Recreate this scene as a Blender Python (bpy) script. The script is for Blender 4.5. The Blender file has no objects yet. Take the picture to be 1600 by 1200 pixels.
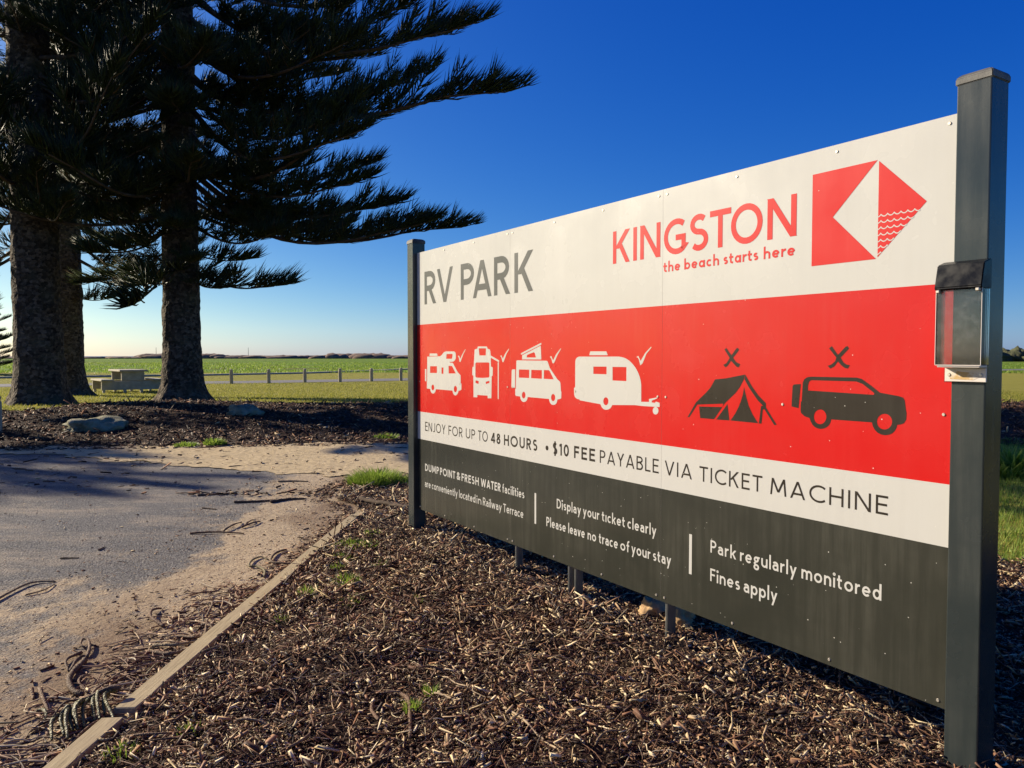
import bpy, bmesh, math, random
import numpy as np
from mathutils import Vector, Matrix, noise
from mathutils.geometry import tessellate_polygon

scene = bpy.context.scene
COL = scene.collection
R = math.radians

# ------------------------------------------------------------------ camera, light, exposure
CAM_H = 1.4
cam_data = bpy.data.cameras.new('camera')
cam_data.sensor_fit = 'HORIZONTAL'; cam_data.sensor_width = 36.0
cam_data.lens = 36.0 * 1202.0 / 1600.0
cam_data.clip_start = 0.05; cam_data.clip_end = 60000.0
cam = bpy.data.objects.new('camera', cam_data)
cam.location = (0, 0, CAM_H)
cam.rotation_euler = (R(90 - 2.0726), 0, 0)
COL.objects.link(cam); scene.camera = cam

SUN_EL = R(24)
SUN_AZ = math.atan2(0.42, -0.908)            # direction towards the sun in the ground plane
sun_dir = Vector((math.cos(SUN_AZ) * math.cos(SUN_EL), math.sin(SUN_AZ) * math.cos(SUN_EL), math.sin(SUN_EL)))

world = bpy.data.worlds.new('World'); scene.world = world; world.use_nodes = True
wn = world.node_tree.nodes; wl = world.node_tree.links
wn.clear()
wo = wn.new('ShaderNodeOutputWorld'); bg = wn.new('ShaderNodeBackground')
sky = wn.new('ShaderNodeTexSky'); sky.sky_type = 'NISHITA'; sky.sun_disc = False
sky.sun_elevation = SUN_EL; sky.sun_rotation = math.atan2(sun_dir.x, sun_dir.y)
sky.altitude = 0; sky.air_density = 0.6; sky.dust_density = 0.7; sky.ozone_density = 2.0
# the phone's colour rendering of a clear sky: saturation, then a gain and gamma for each channel
hs = wn.new('ShaderNodeHueSaturation'); hs.inputs['Saturation'].default_value = 1.4
wl.new(sky.outputs[0], hs.inputs['Color'])
sp_ = wn.new('ShaderNodeSeparateColor'); cb_ = wn.new('ShaderNodeCombineColor'); wl.new(hs.outputs[0], sp_.inputs[0])
for i, (g, k) in enumerate(((1.10, 0.41), (1.05, 0.495), (0.55, 1.373))):
    mx_ = wn.new('ShaderNodeMath'); mx_.operation = 'MAXIMUM'; mx_.inputs[1].default_value = 1e-4
    pw = wn.new('ShaderNodeMath'); pw.operation = 'POWER'; pw.inputs[1].default_value = g
    ml = wn.new('ShaderNodeMath'); ml.operation = 'MULTIPLY'; ml.inputs[1].default_value = k
    wl.new(sp_.outputs[i], mx_.inputs[0]); wl.new(mx_.outputs[0], pw.inputs[0]); wl.new(pw.outputs[0], ml.inputs[0]); wl.new(ml.outputs[0], cb_.inputs[i])
wl.new(cb_.outputs[0], bg.inputs['Color'])
bg.inputs['Strength'].default_value = 0.1
wl.new(bg.outputs[0], wo.inputs['Surface'])

sl = bpy.data.lights.new('sun', 'SUN'); sl.energy = 4.4; sl.angle = R(0.53); sl.color = (1.0, 0.87, 0.68)
so = bpy.data.objects.new('sun', sl); COL.objects.link(so)
so.rotation_euler = sun_dir.to_track_quat('Z', 'Y').to_euler()
so.location = (-30, 20, 30)

vs = scene.view_settings
vs.view_transform = 'Standard'; vs.look = 'None'; vs.gamma = 1.0; vs.use_curve_mapping = False
vs.exposure = 1.0
scene.cycles.max_bounces = 8; scene.cycles.transparent_max_bounces = 16

# ------------------------------------------------------------------ helpers
rng = np.random.default_rng(7)
random.seed(7)

def link(o, parent=None):
    COL.objects.link(o)
    if parent is not None: o.parent = parent
    return o

def tag(o, label=None, category=None, group=None, kind=None):
    if label: o['label'] = label
    if category: o['category'] = category
    if group: o['group'] = group
    if kind: o['kind'] = kind
    return o

def empty(name, loc=(0, 0, 0), rz=0.0):
    o = bpy.data.objects.new(name, None); o.empty_display_size = 0.2
    o.location = loc; o.rotation_euler = (0, 0, rz)
    return link(o)

def obj(name, mesh, parent=None, mats=None):
    o = bpy.data.objects.new(name, mesh)
    if mats is not None:
        for m in (mats if isinstance(mats, (list, tuple)) else [mats]): mesh.materials.append(m)
    return link(o, parent)

def mesh_py(name, verts, faces, smooth=False, mat_idx=None):
    me = bpy.data.meshes.new(name)
    me.from_pydata([tuple(v) for v in verts], [], [tuple(f) for f in faces])
    if mat_idx is not None: me.polygons.foreach_set('material_index', mat_idx)
    if smooth: me.polygons.foreach_set('use_smooth', [True] * len(me.polygons))
    me.update(); return me

def mesh_np(name, V, T, tone=None, smooth=False):
    """V (n,3), T (m,3 or m,4) int; tone (n,) optional per-vertex value stored as attribute 'tone'"""
    me = bpy.data.meshes.new(name)
    V = np.ascontiguousarray(V, dtype=np.float32); T = np.ascontiguousarray(T, dtype=np.int32)
    k = T.shape[1]; m = T.shape[0]
    me.vertices.add(len(V)); me.vertices.foreach_set('co', V.ravel())
    me.loops.add(m * k); me.loops.foreach_set('vertex_index', T.ravel())
    me.polygons.add(m); me.polygons.foreach_set('loop_start', np.arange(0, m * k, k, dtype=np.int32))
    if smooth: me.polygons.foreach_set('use_smooth', np.ones(m, dtype=bool))
    me.update(calc_edges=True)
    if tone is not None:
        a = me.attributes.new('tone', 'FLOAT', 'POINT'); a.data.foreach_set('value', np.ascontiguousarray(tone, dtype=np.float32))
    return me

def bm_mesh(name, bm, smooth=False):
    me = bpy.data.meshes.new(name); bm.to_mesh(me); bm.free()
    if smooth: me.polygons.foreach_set('use_smooth', [True] * len(me.polygons))
    return me

def box_bm(x0, x1, y0, y1, z0, z1, bev=0.0, seg=1, bm=None):
    own = bm is None
    b = bmesh.new()
    bmesh.ops.create_cube(b, size=1.0)
    for v in b.verts:
        v.co = Vector(((x0 + x1) / 2 + v.co.x * (x1 - x0), (y0 + y1) / 2 + v.co.y * (y1 - y0), (z0 + z1) / 2 + v.co.z * (z1 - z0)))
    if bev > 0: bmesh.ops.bevel(b, geom=list(b.edges), offset=bev, segments=seg, affect='EDGES', profile=0.5)
    if own: return b
    t = bpy.data.meshes.new('tmp'); b.to_mesh(t); b.free(); bm.from_mesh(t); bpy.data.meshes.remove(t)
    return bm

def tube_arrays(pts, radii, sides=6, closed_ends=True):
    pts = np.asarray(pts, float); n = len(pts)
    V = []; F = []
    up = np.array([0.0, 0.0, 1.0])
    for i in range(n):
        t = pts[min(i + 1, n - 1)] - pts[max(i - 1, 0)]; t /= (np.linalg.norm(t) + 1e-9)
        a = np.cross(t, up)
        if np.linalg.norm(a) < 1e-3: a = np.cross(t, [1.0, 0, 0])
        a /= np.linalg.norm(a); b = np.cross(a, t)
        for s in range(sides):
            w = 2 * math.pi * s / sides
            V.append(pts[i] + radii[i] * (math.cos(w) * a + math.sin(w) * b))
    for i in range(n - 1):
        for s in range(sides):
            s2 = (s + 1) % sides
            F.append((i * sides + s, i * sides + s2, (i + 1) * sides + s2, (i + 1) * sides + s))
    if closed_ends:
        F.append(tuple(range(sides - 1, -1, -1))); F.append(tuple((n - 1) * sides + s for s in range(sides)))
    return V, F

def fbm(x, y, s, seed=0.0, oct=4):
    return noise.fractal(Vector((x * s + seed * 17.3, y * s - seed * 9.1, seed)), 1.0, 2.0, oct)

# ------------------------------------------------------------------ materials
class NT:
    def __init__(s, name):
        s.m = bpy.data.materials.new(name); s.m.use_nodes = True
        s.t = s.m.node_tree; s.n = s.t.nodes; s.l = s.t.links
        s.b = s.n['Principled BSDF']
        s._co = None
    def N(s, typ, **kw):
        n = s.n.new(typ)
        for k, v in kw.items():
            if hasattr(n, k): setattr(n, k, v)
        return n
    def co(s, which='Object'):
        if s._co is None: s._co = s.n.new('ShaderNodeTexCoord')
        return s._co.outputs[which]
    def pos(s):
        return s.N('ShaderNodeNewGeometry').outputs['Position']
    def noise(s, scale, detail=4, rough=0.55, vec=None, stretch=None, dist=0.0):
        n = s.N('ShaderNodeTexNoise'); n.inputs['Scale'].default_value = scale
        n.inputs['Detail'].default_value = detail; n.inputs['Roughness'].default_value = rough
        n.inputs['Distortion'].default_value = dist
        v = vec if vec is not None else s.co()
        if stretch:
            mp = s.N('ShaderNodeMapping'); mp.inputs['Scale'].default_value = stretch
            s.l.new(v, mp.inputs['Vector']); v = mp.outputs[0]
        s.l.new(v, n.inputs['Vector'])
        return n.outputs[0]
    def voro(s, scale, feature='F1', vec=None, out='Distance', rnd=1.0):
        n = s.N('ShaderNodeTexVoronoi'); n.feature = feature; n.inputs['Scale'].default_value = scale
        n.inputs['Randomness'].default_value = rnd
        s.l.new(vec if vec is not None else s.co(), n.inputs['Vector'])
        return n.outputs[out]
    def ramp(s, fac, stops, interp='LINEAR'):
        r = s.N('ShaderNodeValToRGB'); r.color_ramp.interpolation = interp
        els = r.color_ramp.elements
        while len(els) < len(stops): els.new(0.5)
        for e, (p, c) in zip(els, stops):
            e.position = p
            e.color = (c, c, c, 1) if not isinstance(c, (tuple, list)) else (*c, 1)
        s.l.new(fac, r.inputs[0]); return r.outputs[0]
    def mix(s, fac, a, b, mode='MIX'):
        n = s.N('ShaderNodeMix'); n.data_type = 'RGBA'; n.blend_type = mode
        for sock, v in ((n.inputs[0], fac), (n.inputs[6], a), (n.inputs[7], b)):
            if isinstance(v, (int, float)): sock.default_value = v
            elif isinstance(v, (tuple, list)): sock.default_value = (*v, 1)
            else: s.l.new(v, sock)
        return n.outputs[2]
    def math(s, op, a, b=None, c=None, clamp=False):
        n = s.N('ShaderNodeMath'); n.operation = op; n.use_clamp = clamp
        for i, v in enumerate((a, b, c)):
            if v is None: continue
            if isinstance(v, (int, float)): n.inputs[i].default_value = v
            else: s.l.new(v, n.inputs[i])
        return n.outputs[0]
    def sep(s, v):
        n = s.N('ShaderNodeSeparateXYZ'); s.l.new(v, n.inputs[0]); return n.outputs
    def attr(s, name):
        n = s.N('ShaderNodeAttribute'); n.attribute_name = name; return n.outputs['Fac']
    def bump(s, h, strength=0.5, dist=0.01, normal=None):
        n = s.N('ShaderNodeBump'); n.inputs['Strength'].default_value = strength; n.inputs['Distance'].default_value = dist
        s.l.new(h, n.inputs['Height'])
        if normal is not None: s.l.new(normal, n.inputs['Normal'])
        s.l.new(n.outputs[0], s.b.inputs['Normal']); return n.outputs[0]
    def set(s, **kw):
        for k, v in kw.items():
            sock = s.b.inputs[k]
            if isinstance(v, (int, float)): sock.default_value = v
            elif isinstance(v, (tuple, list)): sock.default_value = (*v, 1) if len(v) == 3 else v
            else: s.l.new(v, sock)
        return s

def grime(n, col, k=0.10, dirt=(0.30, 0.27, 0.22)):
    """thin uneven film of dust and rain streaks"""
    a = n.noise(2.3, 5, 0.6); st = n.noise(5.0, 5, 0.6, stretch=(6, 6, 0.35))
    f = n.math('MULTIPLY', n.ramp(a, [(0.35, 0.0), (0.75, 1.0)]), n.ramp(st, [(0.4, 0.2), (0.7, 1.0)]))
    return n.mix(n.math('MULTIPLY', f, k), col, dirt)

def print_mat(name, col, flecks=0.0, rough=0.24, k=0.12, dirt=(0.30, 0.27, 0.22), spec=0.40):
    n = NT(name)
    c = grime(n, col, k, dirt)
    if flecks:
        d = n.voro(34.0); d2 = n.voro(34.0, out='Color')
        size = n.math('MULTIPLY', n.sep(d2)[0], 0.085)
        spot = n.math('LESS_THAN', d, size)
        keep = n.math('GREATER_THAN', n.sep(d2)[1], 1.0 - flecks)
        f = n.math('MULTIPLY', n.math('MULTIPLY', spot, keep), 0.75)
        c = n.mix(f, c, (0.62, 0.60, 0.54))
    n.set(**{'Base Color': c, 'Roughness': n.ramp(n.noise(3.0, 4), [(0.3, rough - 0.05), (0.75, rough + 0.10)]),
             'Specular IOR Level': spec})
    n.bump(n.noise(1.6, 2, 0.5), 0.10, 0.02)
    return n.m

def leafy(n, k):
    """thin leaves let part of the light through"""
    t = n.N('ShaderNodeBsdfTranslucent'); mx = n.N('ShaderNodeMixShader'); mx.inputs[0].default_value = k
    src = n.b.inputs['Base Color'].links[0].from_socket; n.l.new(src, t.inputs['Color'])
    n.l.new(n.b.outputs[0], mx.inputs[1]); n.l.new(t.outputs[0], mx.inputs[2]); n.l.new(mx.outputs[0], n.n['Material Output'].inputs['Surface'])

M = {}
M['white_print'] = print_mat('white_print', (0.525, 0.515, 0.475), 0.05, 0.24, 0.16)
M['red_print'] = print_mat('red_print', (0.53, 0.007, 0.006), 0.035, 0.24, 0.05, (0.7, 0.3, 0.25))
M['dark_print'] = print_mat('dark_print', (0.030, 0.031, 0.024), 0.13, 0.18, 0.25, (0.20, 0.19, 0.15))
M['white_vinyl'] = print_mat('white_vinyl', (0.525, 0.515, 0.475), 0, 0.26, 0.10)
M['dark_vinyl'] = print_mat('dark_vinyl', (0.026, 0.020, 0.014), 0.12, 0.30, 0.08, spec=0.25)
M['grey_vinyl'] = print_mat('grey_vinyl', (0.085, 0.088, 0.083), 0.05, 0.34, 0.12, spec=0.22)
M['red_vinyl'] = print_mat('red_vinyl', (0.55, 0.013, 0.012), 0.03, 0.34, 0.06, (0.7, 0.3, 0.25), 0.22)

n = NT('powder_coat')
pc = grime(n, (0.024, 0.031, 0.031), 0.40, (0.15, 0.15, 0.13))
d = n.voro(26.0); dc = n.voro(26.0, out='Color')
sp = n.math('MULTIPLY', n.math('LESS_THAN', d, n.math('MULTIPLY', n.sep(dc)[0], 0.10)), n.math('GREATER_THAN', n.sep(dc)[1], 0.8))
pc = n.mix(n.math('MULTIPLY', sp, 0.7), pc, (0.5, 0.48, 0.42))
n.set(**{'Base Color': pc, 'Roughness': n.ramp(n.noise(4, 4), [(0.3, 0.16), (0.8, 0.34)]), 'Specular IOR Level': 0.5})
n.bump(n.noise(60, 3), 0.05, 0.005); M['post'] = n.m

n = NT('post_cap_plastic')
n.set(**{'Base Color': n.mix(n.ramp(n.noise(9, 5), [(0.4, 0.0), (0.7, 1.0)]), (0.022, 0.022, 0.023), (0.13, 0.125, 0.11)), 'Roughness': 0.55})
n.bump(n.noise(40, 4), 0.2, 0.004); M['cap'] = n.m

n = NT('galvanised_pipe')
n.set(**{'Base Color': n.mix(n.noise(20, 4), (0.10, 0.11, 0.11), (0.22, 0.22, 0.21)), 'Roughness': 0.5, 'Metallic': 0.3}); M['pipe'] = n.m
n = NT('panel_edge'); n.set(**{'Base Color': (0.35, 0.34, 0.32), 'Roughness': 0.5}); M['edge'] = n.m
n = NT('panel_back'); n.set(**{'Base Color': (0.22, 0.22, 0.21), 'Roughness': 0.55}); M['back'] = n.m
n = NT('screw_metal'); n.set(**{'Base Color': (0.55, 0.50, 0.42), 'Metallic': 0.7, 'Roughness': 0.45}); M['screw'] = n.m
n = NT('black_plastic'); n.set(**{'Base Color': (0.005, 0.005, 0.006), 'Specular IOR Level': 0.2, 'Roughness': n.ramp(n.noise(18, 4), [(0.4, 0.2), (0.7, 0.45)])}); M['black'] = n.m
n = NT('clear_acrylic')           # thin clear sheet: passes light straight through, mirrors a little, scuffed
scr = n.ramp(n.noise(30, 6, 0.7), [(0.5, 0.0), (0.8, 1.0)])
tr = n.N('ShaderNodeBsdfTransparent'); tr.inputs['Color'].default_value = (0.86, 0.87, 0.88, 1)
gl = n.N('ShaderNodeBsdfGlossy'); gl.inputs['Roughness'].default_value = 0.06
df = n.N('ShaderNodeBsdfDiffuse'); df.inputs['Color'].default_value = (0.6, 0.58, 0.56, 1)
fr_ = n.N('ShaderNodeFresnel'); fr_.inputs['IOR'].default_value = 1.49
m1 = n.N('ShaderNodeMixShader'); m2 = n.N('ShaderNodeMixShader')
n.l.new(n.math('MULTIPLY_ADD', scr, 0.12, 0.03), m1.inputs[0]); n.l.new(tr.outputs[0], m1.inputs[1]); n.l.new(df.outputs[0], m1.inputs[2])
n.l.new(fr_.outputs[0], m2.inputs[0]); n.l.new(m1.outputs[0], m2.inputs[1]); n.l.new(gl.outputs[0], m2.inputs[2])
n.l.new(m2.outputs[0], n.n['Material Output'].inputs['Surface'])
M['acrylic'] = n.m
n = NT('aged_adhesive'); n.set(**{'Base Color': n.mix(n.ramp(n.noise(25, 5), [(0.45, 0.0), (0.55, 1.0)]), (0.50, 0.33, 0.13), (0.62, 0.55, 0.45)), 'Roughness': 0.5}); M['adhesive'] = n.m
n = NT('perspex_white'); n.set(**{'Base Color': (0.66, 0.60, 0.54), 'Roughness': 0.3}); M['perspex'] = n.m

# weathered timber
n = NT('weathered_timber')
g = n.noise(14, 6, 0.65, stretch=(9, 0.5, 9)); g2 = n.noise(3.0, 4, 0.5)
c = n.ramp(g, [(0.25, (0.17, 0.13, 0.075)), (0.45, (0.32, 0.255, 0.15)), (0.8, (0.45, 0.37, 0.225))])
c = n.mix(n.ramp(g2, [(0.5, 0.0), (0.8, 0.45)]), c, (0.25, 0.19, 0.13))
n.set(**{'Base Color': c, 'Roughness': 0.85, 'Specular IOR Level': 0.2}); n.bump(g, 0.5, 0.004); M['timber'] = n.m

n = NT('pale_post_wood')
g = n.noise(10, 5, 0.6, stretch=(6, 6, 0.6))
n.set(**{'Base Color': n.ramp(g, [(0.3, (0.30, 0.25, 0.16)), (0.7, (0.48, 0.41, 0.28))]), 'Roughness': 0.8}); n.bump(g, 0.3, 0.01); M['palewood'] = n.m

n = NT('concrete')
g = n.noise(6, 6, 0.6)
n.set(**{'Base Color': n.ramp(g, [(0.3, (0.30, 0.27, 0.195)), (0.7, (0.48, 0.43, 0.315))]), 'Roughness': 0.85}); n.bump(n.noise(40, 4), 0.15, 0.01); M['concrete'] = n.m

# bark
n = NT('pine_bark')
a = n.math('ADD', n.math('MULTIPLY', n.noise(8, 7, 0.72, stretch=(1, 1, 2.6)), 0.6), n.math('MULTIPLY', n.voro(15.0, out='Color'), 0.4)); v = n.voro(15.0, vec=n.co())
c = n.ramp(a, [(0.3, (0.018, 0.013, 0.008)), (0.5, (0.066, 0.049, 0.032)), (0.75, (0.20, 0.152, 0.105))])
c = n.mix(n.ramp(n.noise(2.2, 4), [(0.5, 0.0), (0.75, 0.5)]), c, (0.10, 0.095, 0.055))
n.set(**{'Base Color': c, 'Roughness': 0.9, 'Specular IOR Level': 0.2})
n.bump(n.math('ADD', n.math('MULTIPLY', v, 0.6), a), 0.9, 0.05); M['bark'] = n.m
n = NT('branch_wood')
n.set(**{'Base Color': n.ramp(n.noise(8, 4), [(0.3, (0.05, 0.036, 0.024)), (0.8, (0.15, 0.105, 0.07))]), 'Roughness': 0.9, 'Specular IOR Level': 0.2}); M['limb'] = n.m
n = NT('pine_foliage')
tn = n.attr('tone')
c = n.ramp(tn, [(0.0, (0.014, 0.026, 0.007)), (0.5, (0.032, 0.050, 0.013)), (0.85, (0.075, 0.092, 0.022)), (1.0, (0.12, 0.075, 0.03))])
n.set(**{'Base Color': c, 'Roughness': 0.55, 'Specular IOR Level': 0.35}); leafy(n, 0.25); M['foliage'] = n.m

# mulch
n = NT('bark_mulch_soil')
a = n.noise(26, 8, 0.7); b = n.voro(55, vec=n.co())
c = n.ramp(a, [(0.3, (0.014, 0.008, 0.006)), (0.55, (0.05, 0.028, 0.018)), (0.75, (0.12, 0.07, 0.045))])
n.set(**{'Base Color': c, 'Roughness': 0.95, 'Specular IOR Level': 0.15}); n.bump(n.math('ADD', a, b), 1.0, 0.03); M['soil'] = n.m
n = NT('bark_chips')
tn = n.attr('tone')
c = n.ramp(tn, [(0.0, (0.018, 0.009, 0.006)), (0.28, (0.065, 0.031, 0.018)), (0.52, (0.20, 0.095, 0.050)), (0.72, (0.35, 0.195, 0.105)), (0.86, (0.55, 0.42, 0.235)), (1.0, (0.80, 0.67, 0.43))])
c = n.mix(0.35, c, n.ramp(n.noise(90, 3), [(0.3, 0.4), (0.7, 1.0)]), 'MULTIPLY')
n.set(**{'Base Color': c, 'Roughness': 0.7, 'Specular IOR Level': 0.35}); M['chips'] = n.m

n = NT('dead_twig')
g = n.noise(120, 3, 0.6, stretch=(1, 1, 1)); rnd = n.N('ShaderNodeObjectInfo').outputs['Random']
c = n.ramp(rnd, [(0.0, (0.10, 0.058, 0.034)), (0.35, (0.20, 0.125, 0.072)), (0.65, (0.16, 0.085, 0.05)), (0.85, (0.30, 0.21, 0.12)), (1.0, (0.15, 0.14, 0.06))])
c = n.mix(0.7, c, n.ramp(g, [(0.35, 0.35), (0.65, 1.0)]), 'MULTIPLY')
n.set(**{'Base Color': c, 'Roughness': 0.75, 'Specular IOR Level': 0.3}); n.bump(n.voro(160), 0.8, 0.004); M['twig'] = n.m
n = NT('pale_stick'); n.set(**{'Base Color': n.ramp(n.noise(25, 4), [(0.3, (0.30, 0.21, 0.12)), (0.7, (0.50, 0.38, 0.23))]), 'Roughness': 0.8}); M['stick'] = n.m
n = NT('green_frond')
g = n.voro(140)
n.set(**{'Base Color': n.ramp(g, [(0.0, (0.27, 0.23, 0.07)), (0.35, (0.13, 0.115, 0.03)), (0.7, (0.04, 0.04, 0.012))]), 'Roughness': 0.6}); n.bump(g, 1.0, 0.004); M['frond'] = n.m

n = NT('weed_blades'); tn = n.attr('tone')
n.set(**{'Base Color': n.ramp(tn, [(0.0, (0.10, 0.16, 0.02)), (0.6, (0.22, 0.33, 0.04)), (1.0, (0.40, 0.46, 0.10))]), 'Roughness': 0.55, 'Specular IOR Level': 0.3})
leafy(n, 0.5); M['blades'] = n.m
n = NT('lawn_blades'); tn = n.attr('tone')
n.set(**{'Base Color': n.ramp(tn, [(0.0, (0.15, 0.175, 0.025)), (0.6, (0.30, 0.30, 0.05)), (1.0, (0.44, 0.38, 0.10))]), 'Roughness': 0.6, 'Specular IOR Level': 0.25}); leafy(n, 0.5); M['lawn'] = n.m

# grass ground
n = NT('grassland')
p = n.pos(); xyz = n.sep(p)
a = n.noise(0.9, 6, 0.65, vec=p); f = n.noise(14, 6, 0.75, vec=p); big = n.noise(0.05, 5, 0.6, vec=p, stretch=(0.35, 1.6, 1))
lawn = n.ramp(f, [(0.28, (0.17, 0.165, 0.025)), (0.5, (0.30, 0.275, 0.05)), (0.75, (0.42, 0.36, 0.09))])
lawn = n.mix(n.ramp(a, [(0.42, 0.0), (0.72, 0.55)]), lawn, (0.16, 0.175, 0.028))
fieldc = n.ramp(n.noise(0.7, 8, 0.75, vec=p, stretch=(0.6, 1.0, 1)), [(0.3, (0.045, 0.085, 0.008)), (0.5, (0.12, 0.22, 0.016)), (0.72, (0.24, 0.33, 0.03))])
fieldc = n.mix(n.ramp(big, [(0.50, 0.0), (0.66, 0.8)]), fieldc, (0.165, 0.115, 0.045))
edge = n.math('ADD', xyz[1], n.math('MULTIPLY', n.math('SUBTRACT', n.noise(0.12, 3, 0.5, vec=p), 0.5), 10.0))
fm = n.ramp(n.math('DIVIDE', n.math('SUBTRACT', edge, 63.0), 8.0), [(0.0, 0.0), (1.0, 1.0)])
n.set(**{'Base Color': n.mix(fm, lawn, fieldc), 'Roughness': 0.95, 'Specular IOR Level': 0.1})
n.bump(n.math('ADD', f, n.noise(2.5, 6, 0.7, vec=p)), 0.9, 0.10); M['grass'] = n.m

# asphalt with a drift of sandy dirt towards the timber edging
n = NT('asphalt_with_dirt')
p = n.pos(); xyz = n.sep(p)
st = n.noise(75, 5, 0.75, vec=p); st2 = n.voro(70, vec=p); worn = n.noise(0.8, 6, 0.6, vec=p)
ag = n.ramp(st, [(0.34, (0.035, 0.035, 0.038)), (0.5, (0.15, 0.147, 0.145)), (0.64, (0.42, 0.395, 0.36))])
mid = n.noise(32, 5, 0.75, vec=p)
ag = n.mix(n.ramp(mid, [(0.38, 0.75), (0.55, 0.0)]), ag, (0.06, 0.06, 0.064))
ag = n.mix(n.ramp(mid, [(0.55, 0.0), (0.72, 0.6)]), ag, (0.33, 0.30, 0.27))
ag = n.mix(n.ramp(worn, [(0.4, 0.0), (0.7, 0.5)]), ag, (0.22, 0.205, 0.19))
dust = n.ramp(n.noise(1.7, 7, 0.7, vec=p, stretch=(0.6, 1.5, 1)), [(0.46, 0.0), (0.63, 0.75)])
dust = n.math('MULTIPLY', dust, n.ramp(n.noise(40, 5, 0.75, vec=p), [(0.36, 0.25), (0.56, 1.0)]))
ag = n.mix(dust, ag, (0.40, 0.335, 0.255))
sand = n.ramp(n.math('ADD', n.math('MULTIPLY', n.noise(60, 6, 0.7, vec=p), 0.55), n.math('MULTIPLY', n.noise(9, 6, 0.7, vec=p), 0.45)), [(0.3, (0.25, 0.175, 0.10)), (0.5, (0.42, 0.32, 0.195)), (0.75, (0.57, 0.455, 0.295))])
damp = n.ramp(n.noise(1.1, 5, 0.6, vec=p, stretch=(1.0, 0.45, 1)), [(0.47, 0.0), (0.60, 0.9)])
dampzone = n.ramp(n.math('ABSOLUTE', n.math('ADD', xyz[0], 1.75)), [(0.25, 1.0), (0.75, 0.0)])
sand = n.mix(n.math('MULTIPLY', damp, dampzone), sand, (0.19, 0.12, 0.065))
w1 = n.math('MULTIPLY', n.math('SUBTRACT', n.noise(0.75, 6, 0.68, vec=p, stretch=(1, 0.55, 1)), 0.5), 4.2)
w2 = n.math('MULTIPLY', n.math('SUBTRACT', n.noise(7, 6, 0.75, vec=p), 0.5), 1.1)
w3 = n.math('MULTIPLY', n.math('SUBTRACT', n.noise(2.4, 6, 0.7, vec=p, stretch=(1, 0.6, 1)), 0.5), 1.6)
m_ = n.math('ADD', n.math('ADD', n.math('ADD', xyz[0], 2.60), w1), n.math('ADD', w2, w3))
m_ = n.math('ADD', m_, n.math('MULTIPLY', n.math('MAXIMUM', n.math('SUBTRACT', xyz[1], 8.3), 0.0), 0.35))
# a wandering far edge where the sand path has washed over
dm = n.ramp(m_, [(0.0, 0.0), (0.42, 0.92)])
grain = n.ramp(n.noise(95, 3, 0.6, vec=p), [(0.42, 0.35), (0.6, 1.0)])
fac = n.math('MULTIPLY', dm, n.mix(dm, grain, (1, 1, 1)))
n.set(**{'Base Color': n.mix(fac, ag, sand), 'Roughness': 0.9, 'Specular IOR Level': 0.25})
hgt = n.mix(fac, n.math('ADD', st, n.math('MULTIPLY', st2, -0.8)), n.math('MULTIPLY', n.noise(22, 6, 0.7, vec=p), 0.9))
n.bump(hgt, 1.0, 0.022); M['asphalt'] = n.m

n = NT('sand_path')
p = n.pos()
sand = n.ramp(n.noise(16, 7, 0.7, vec=p), [(0.3, (0.30, 0.22, 0.12)), (0.5, (0.50, 0.39, 0.225)), (0.75, (0.61, 0.49, 0.30))])
deb = n.ramp(n.noise(9, 8, 0.75, vec=p, stretch=(0.5, 1.5, 1)), [(0.56, 0.0), (0.66, 0.8)])
sand = n.mix(deb, sand, (0.13, 0.085, 0.05))
n.set(**{'Base Color': sand, 'Roughness': 0.95, 'Specular IOR Level': 0.15}); n.bump(n.noise(12, 7, 0.7, vec=p), 0.9, 0.03); M['sand'] = n.m

n = NT('far_road'); p = n.pos()
n.set(**{'Base Color': n.ramp(n.noise(3, 5, 0.6, vec=p), [(0.3, (0.10, 0.095, 0.092)), (0.7, (0.17, 0.16, 0.155))]), 'Roughness': 0.9}); M['farroad'] = n.m
n = NT('sea_water'); p = n.pos()
n.set(**{'Base Color': (0.05, 0.14, 0.24), 'Roughness': 0.35}); n.bump(n.noise(0.05, 5, 0.6, vec=p, stretch=(0.3, 1, 1)), 0.6, 3.0); M['sea'] = n.m
n = NT('limestone')
g = n.noise(5, 7, 0.65)
n.set(**{'Base Color': n.ramp(g, [(0.3, (0.07, 0.068, 0.035)), (0.5, (0.24, 0.23, 0.13)), (0.8, (0.46, 0.42, 0.28))]), 'Roughness': 0.9}); n.bump(n.math('ADD', g, n.noise(22, 5, 0.7)), 0.9, 0.04); M['rock'] = n.m
n = NT('sandstone')
g = n.noise(12, 6, 0.65)
n.set(**{'Base Color': n.ramp(g, [(0.3, (0.28, 0.16, 0.07)), (0.6, (0.48, 0.32, 0.155))]), 'Roughness': 0.9}); n.bump(g, 0.9, 0.015); M['sandstone'] = n.m
n = NT('coastal_scrub'); p = n.pos()
g = n.noise(0.35, 6, 0.7, vec=p)
n.set(**{'Base Color': n.ramp(g, [(0.3, (0.07, 0.05, 0.035)), (0.5, (0.15, 0.095, 0.07)), (0.75, (0.26, 0.19, 0.13))]), 'Roughness': 0.95}); M['scrub'] = n.m
n = NT('shrub_green'); p = n.pos()
g = n.noise(1.4, 6, 0.7, vec=p)
n.set(**{'Base Color': n.ramp(g, [(0.3, (0.03, 0.04, 0.012)), (0.6, (0.085, 0.085, 0.03)), (0.8, (0.15, 0.13, 0.05))]), 'Roughness': 0.9}); n.bump(g, 1.0, 0.5); M['shrub'] = n.m

# ------------------------------------------------------------------ terrain and ground sheets
def sstep(a, b, x):
    t = np.clip((x - a) / (b - a), 0, 1); return t * t * (3 - 2 * t)

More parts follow.
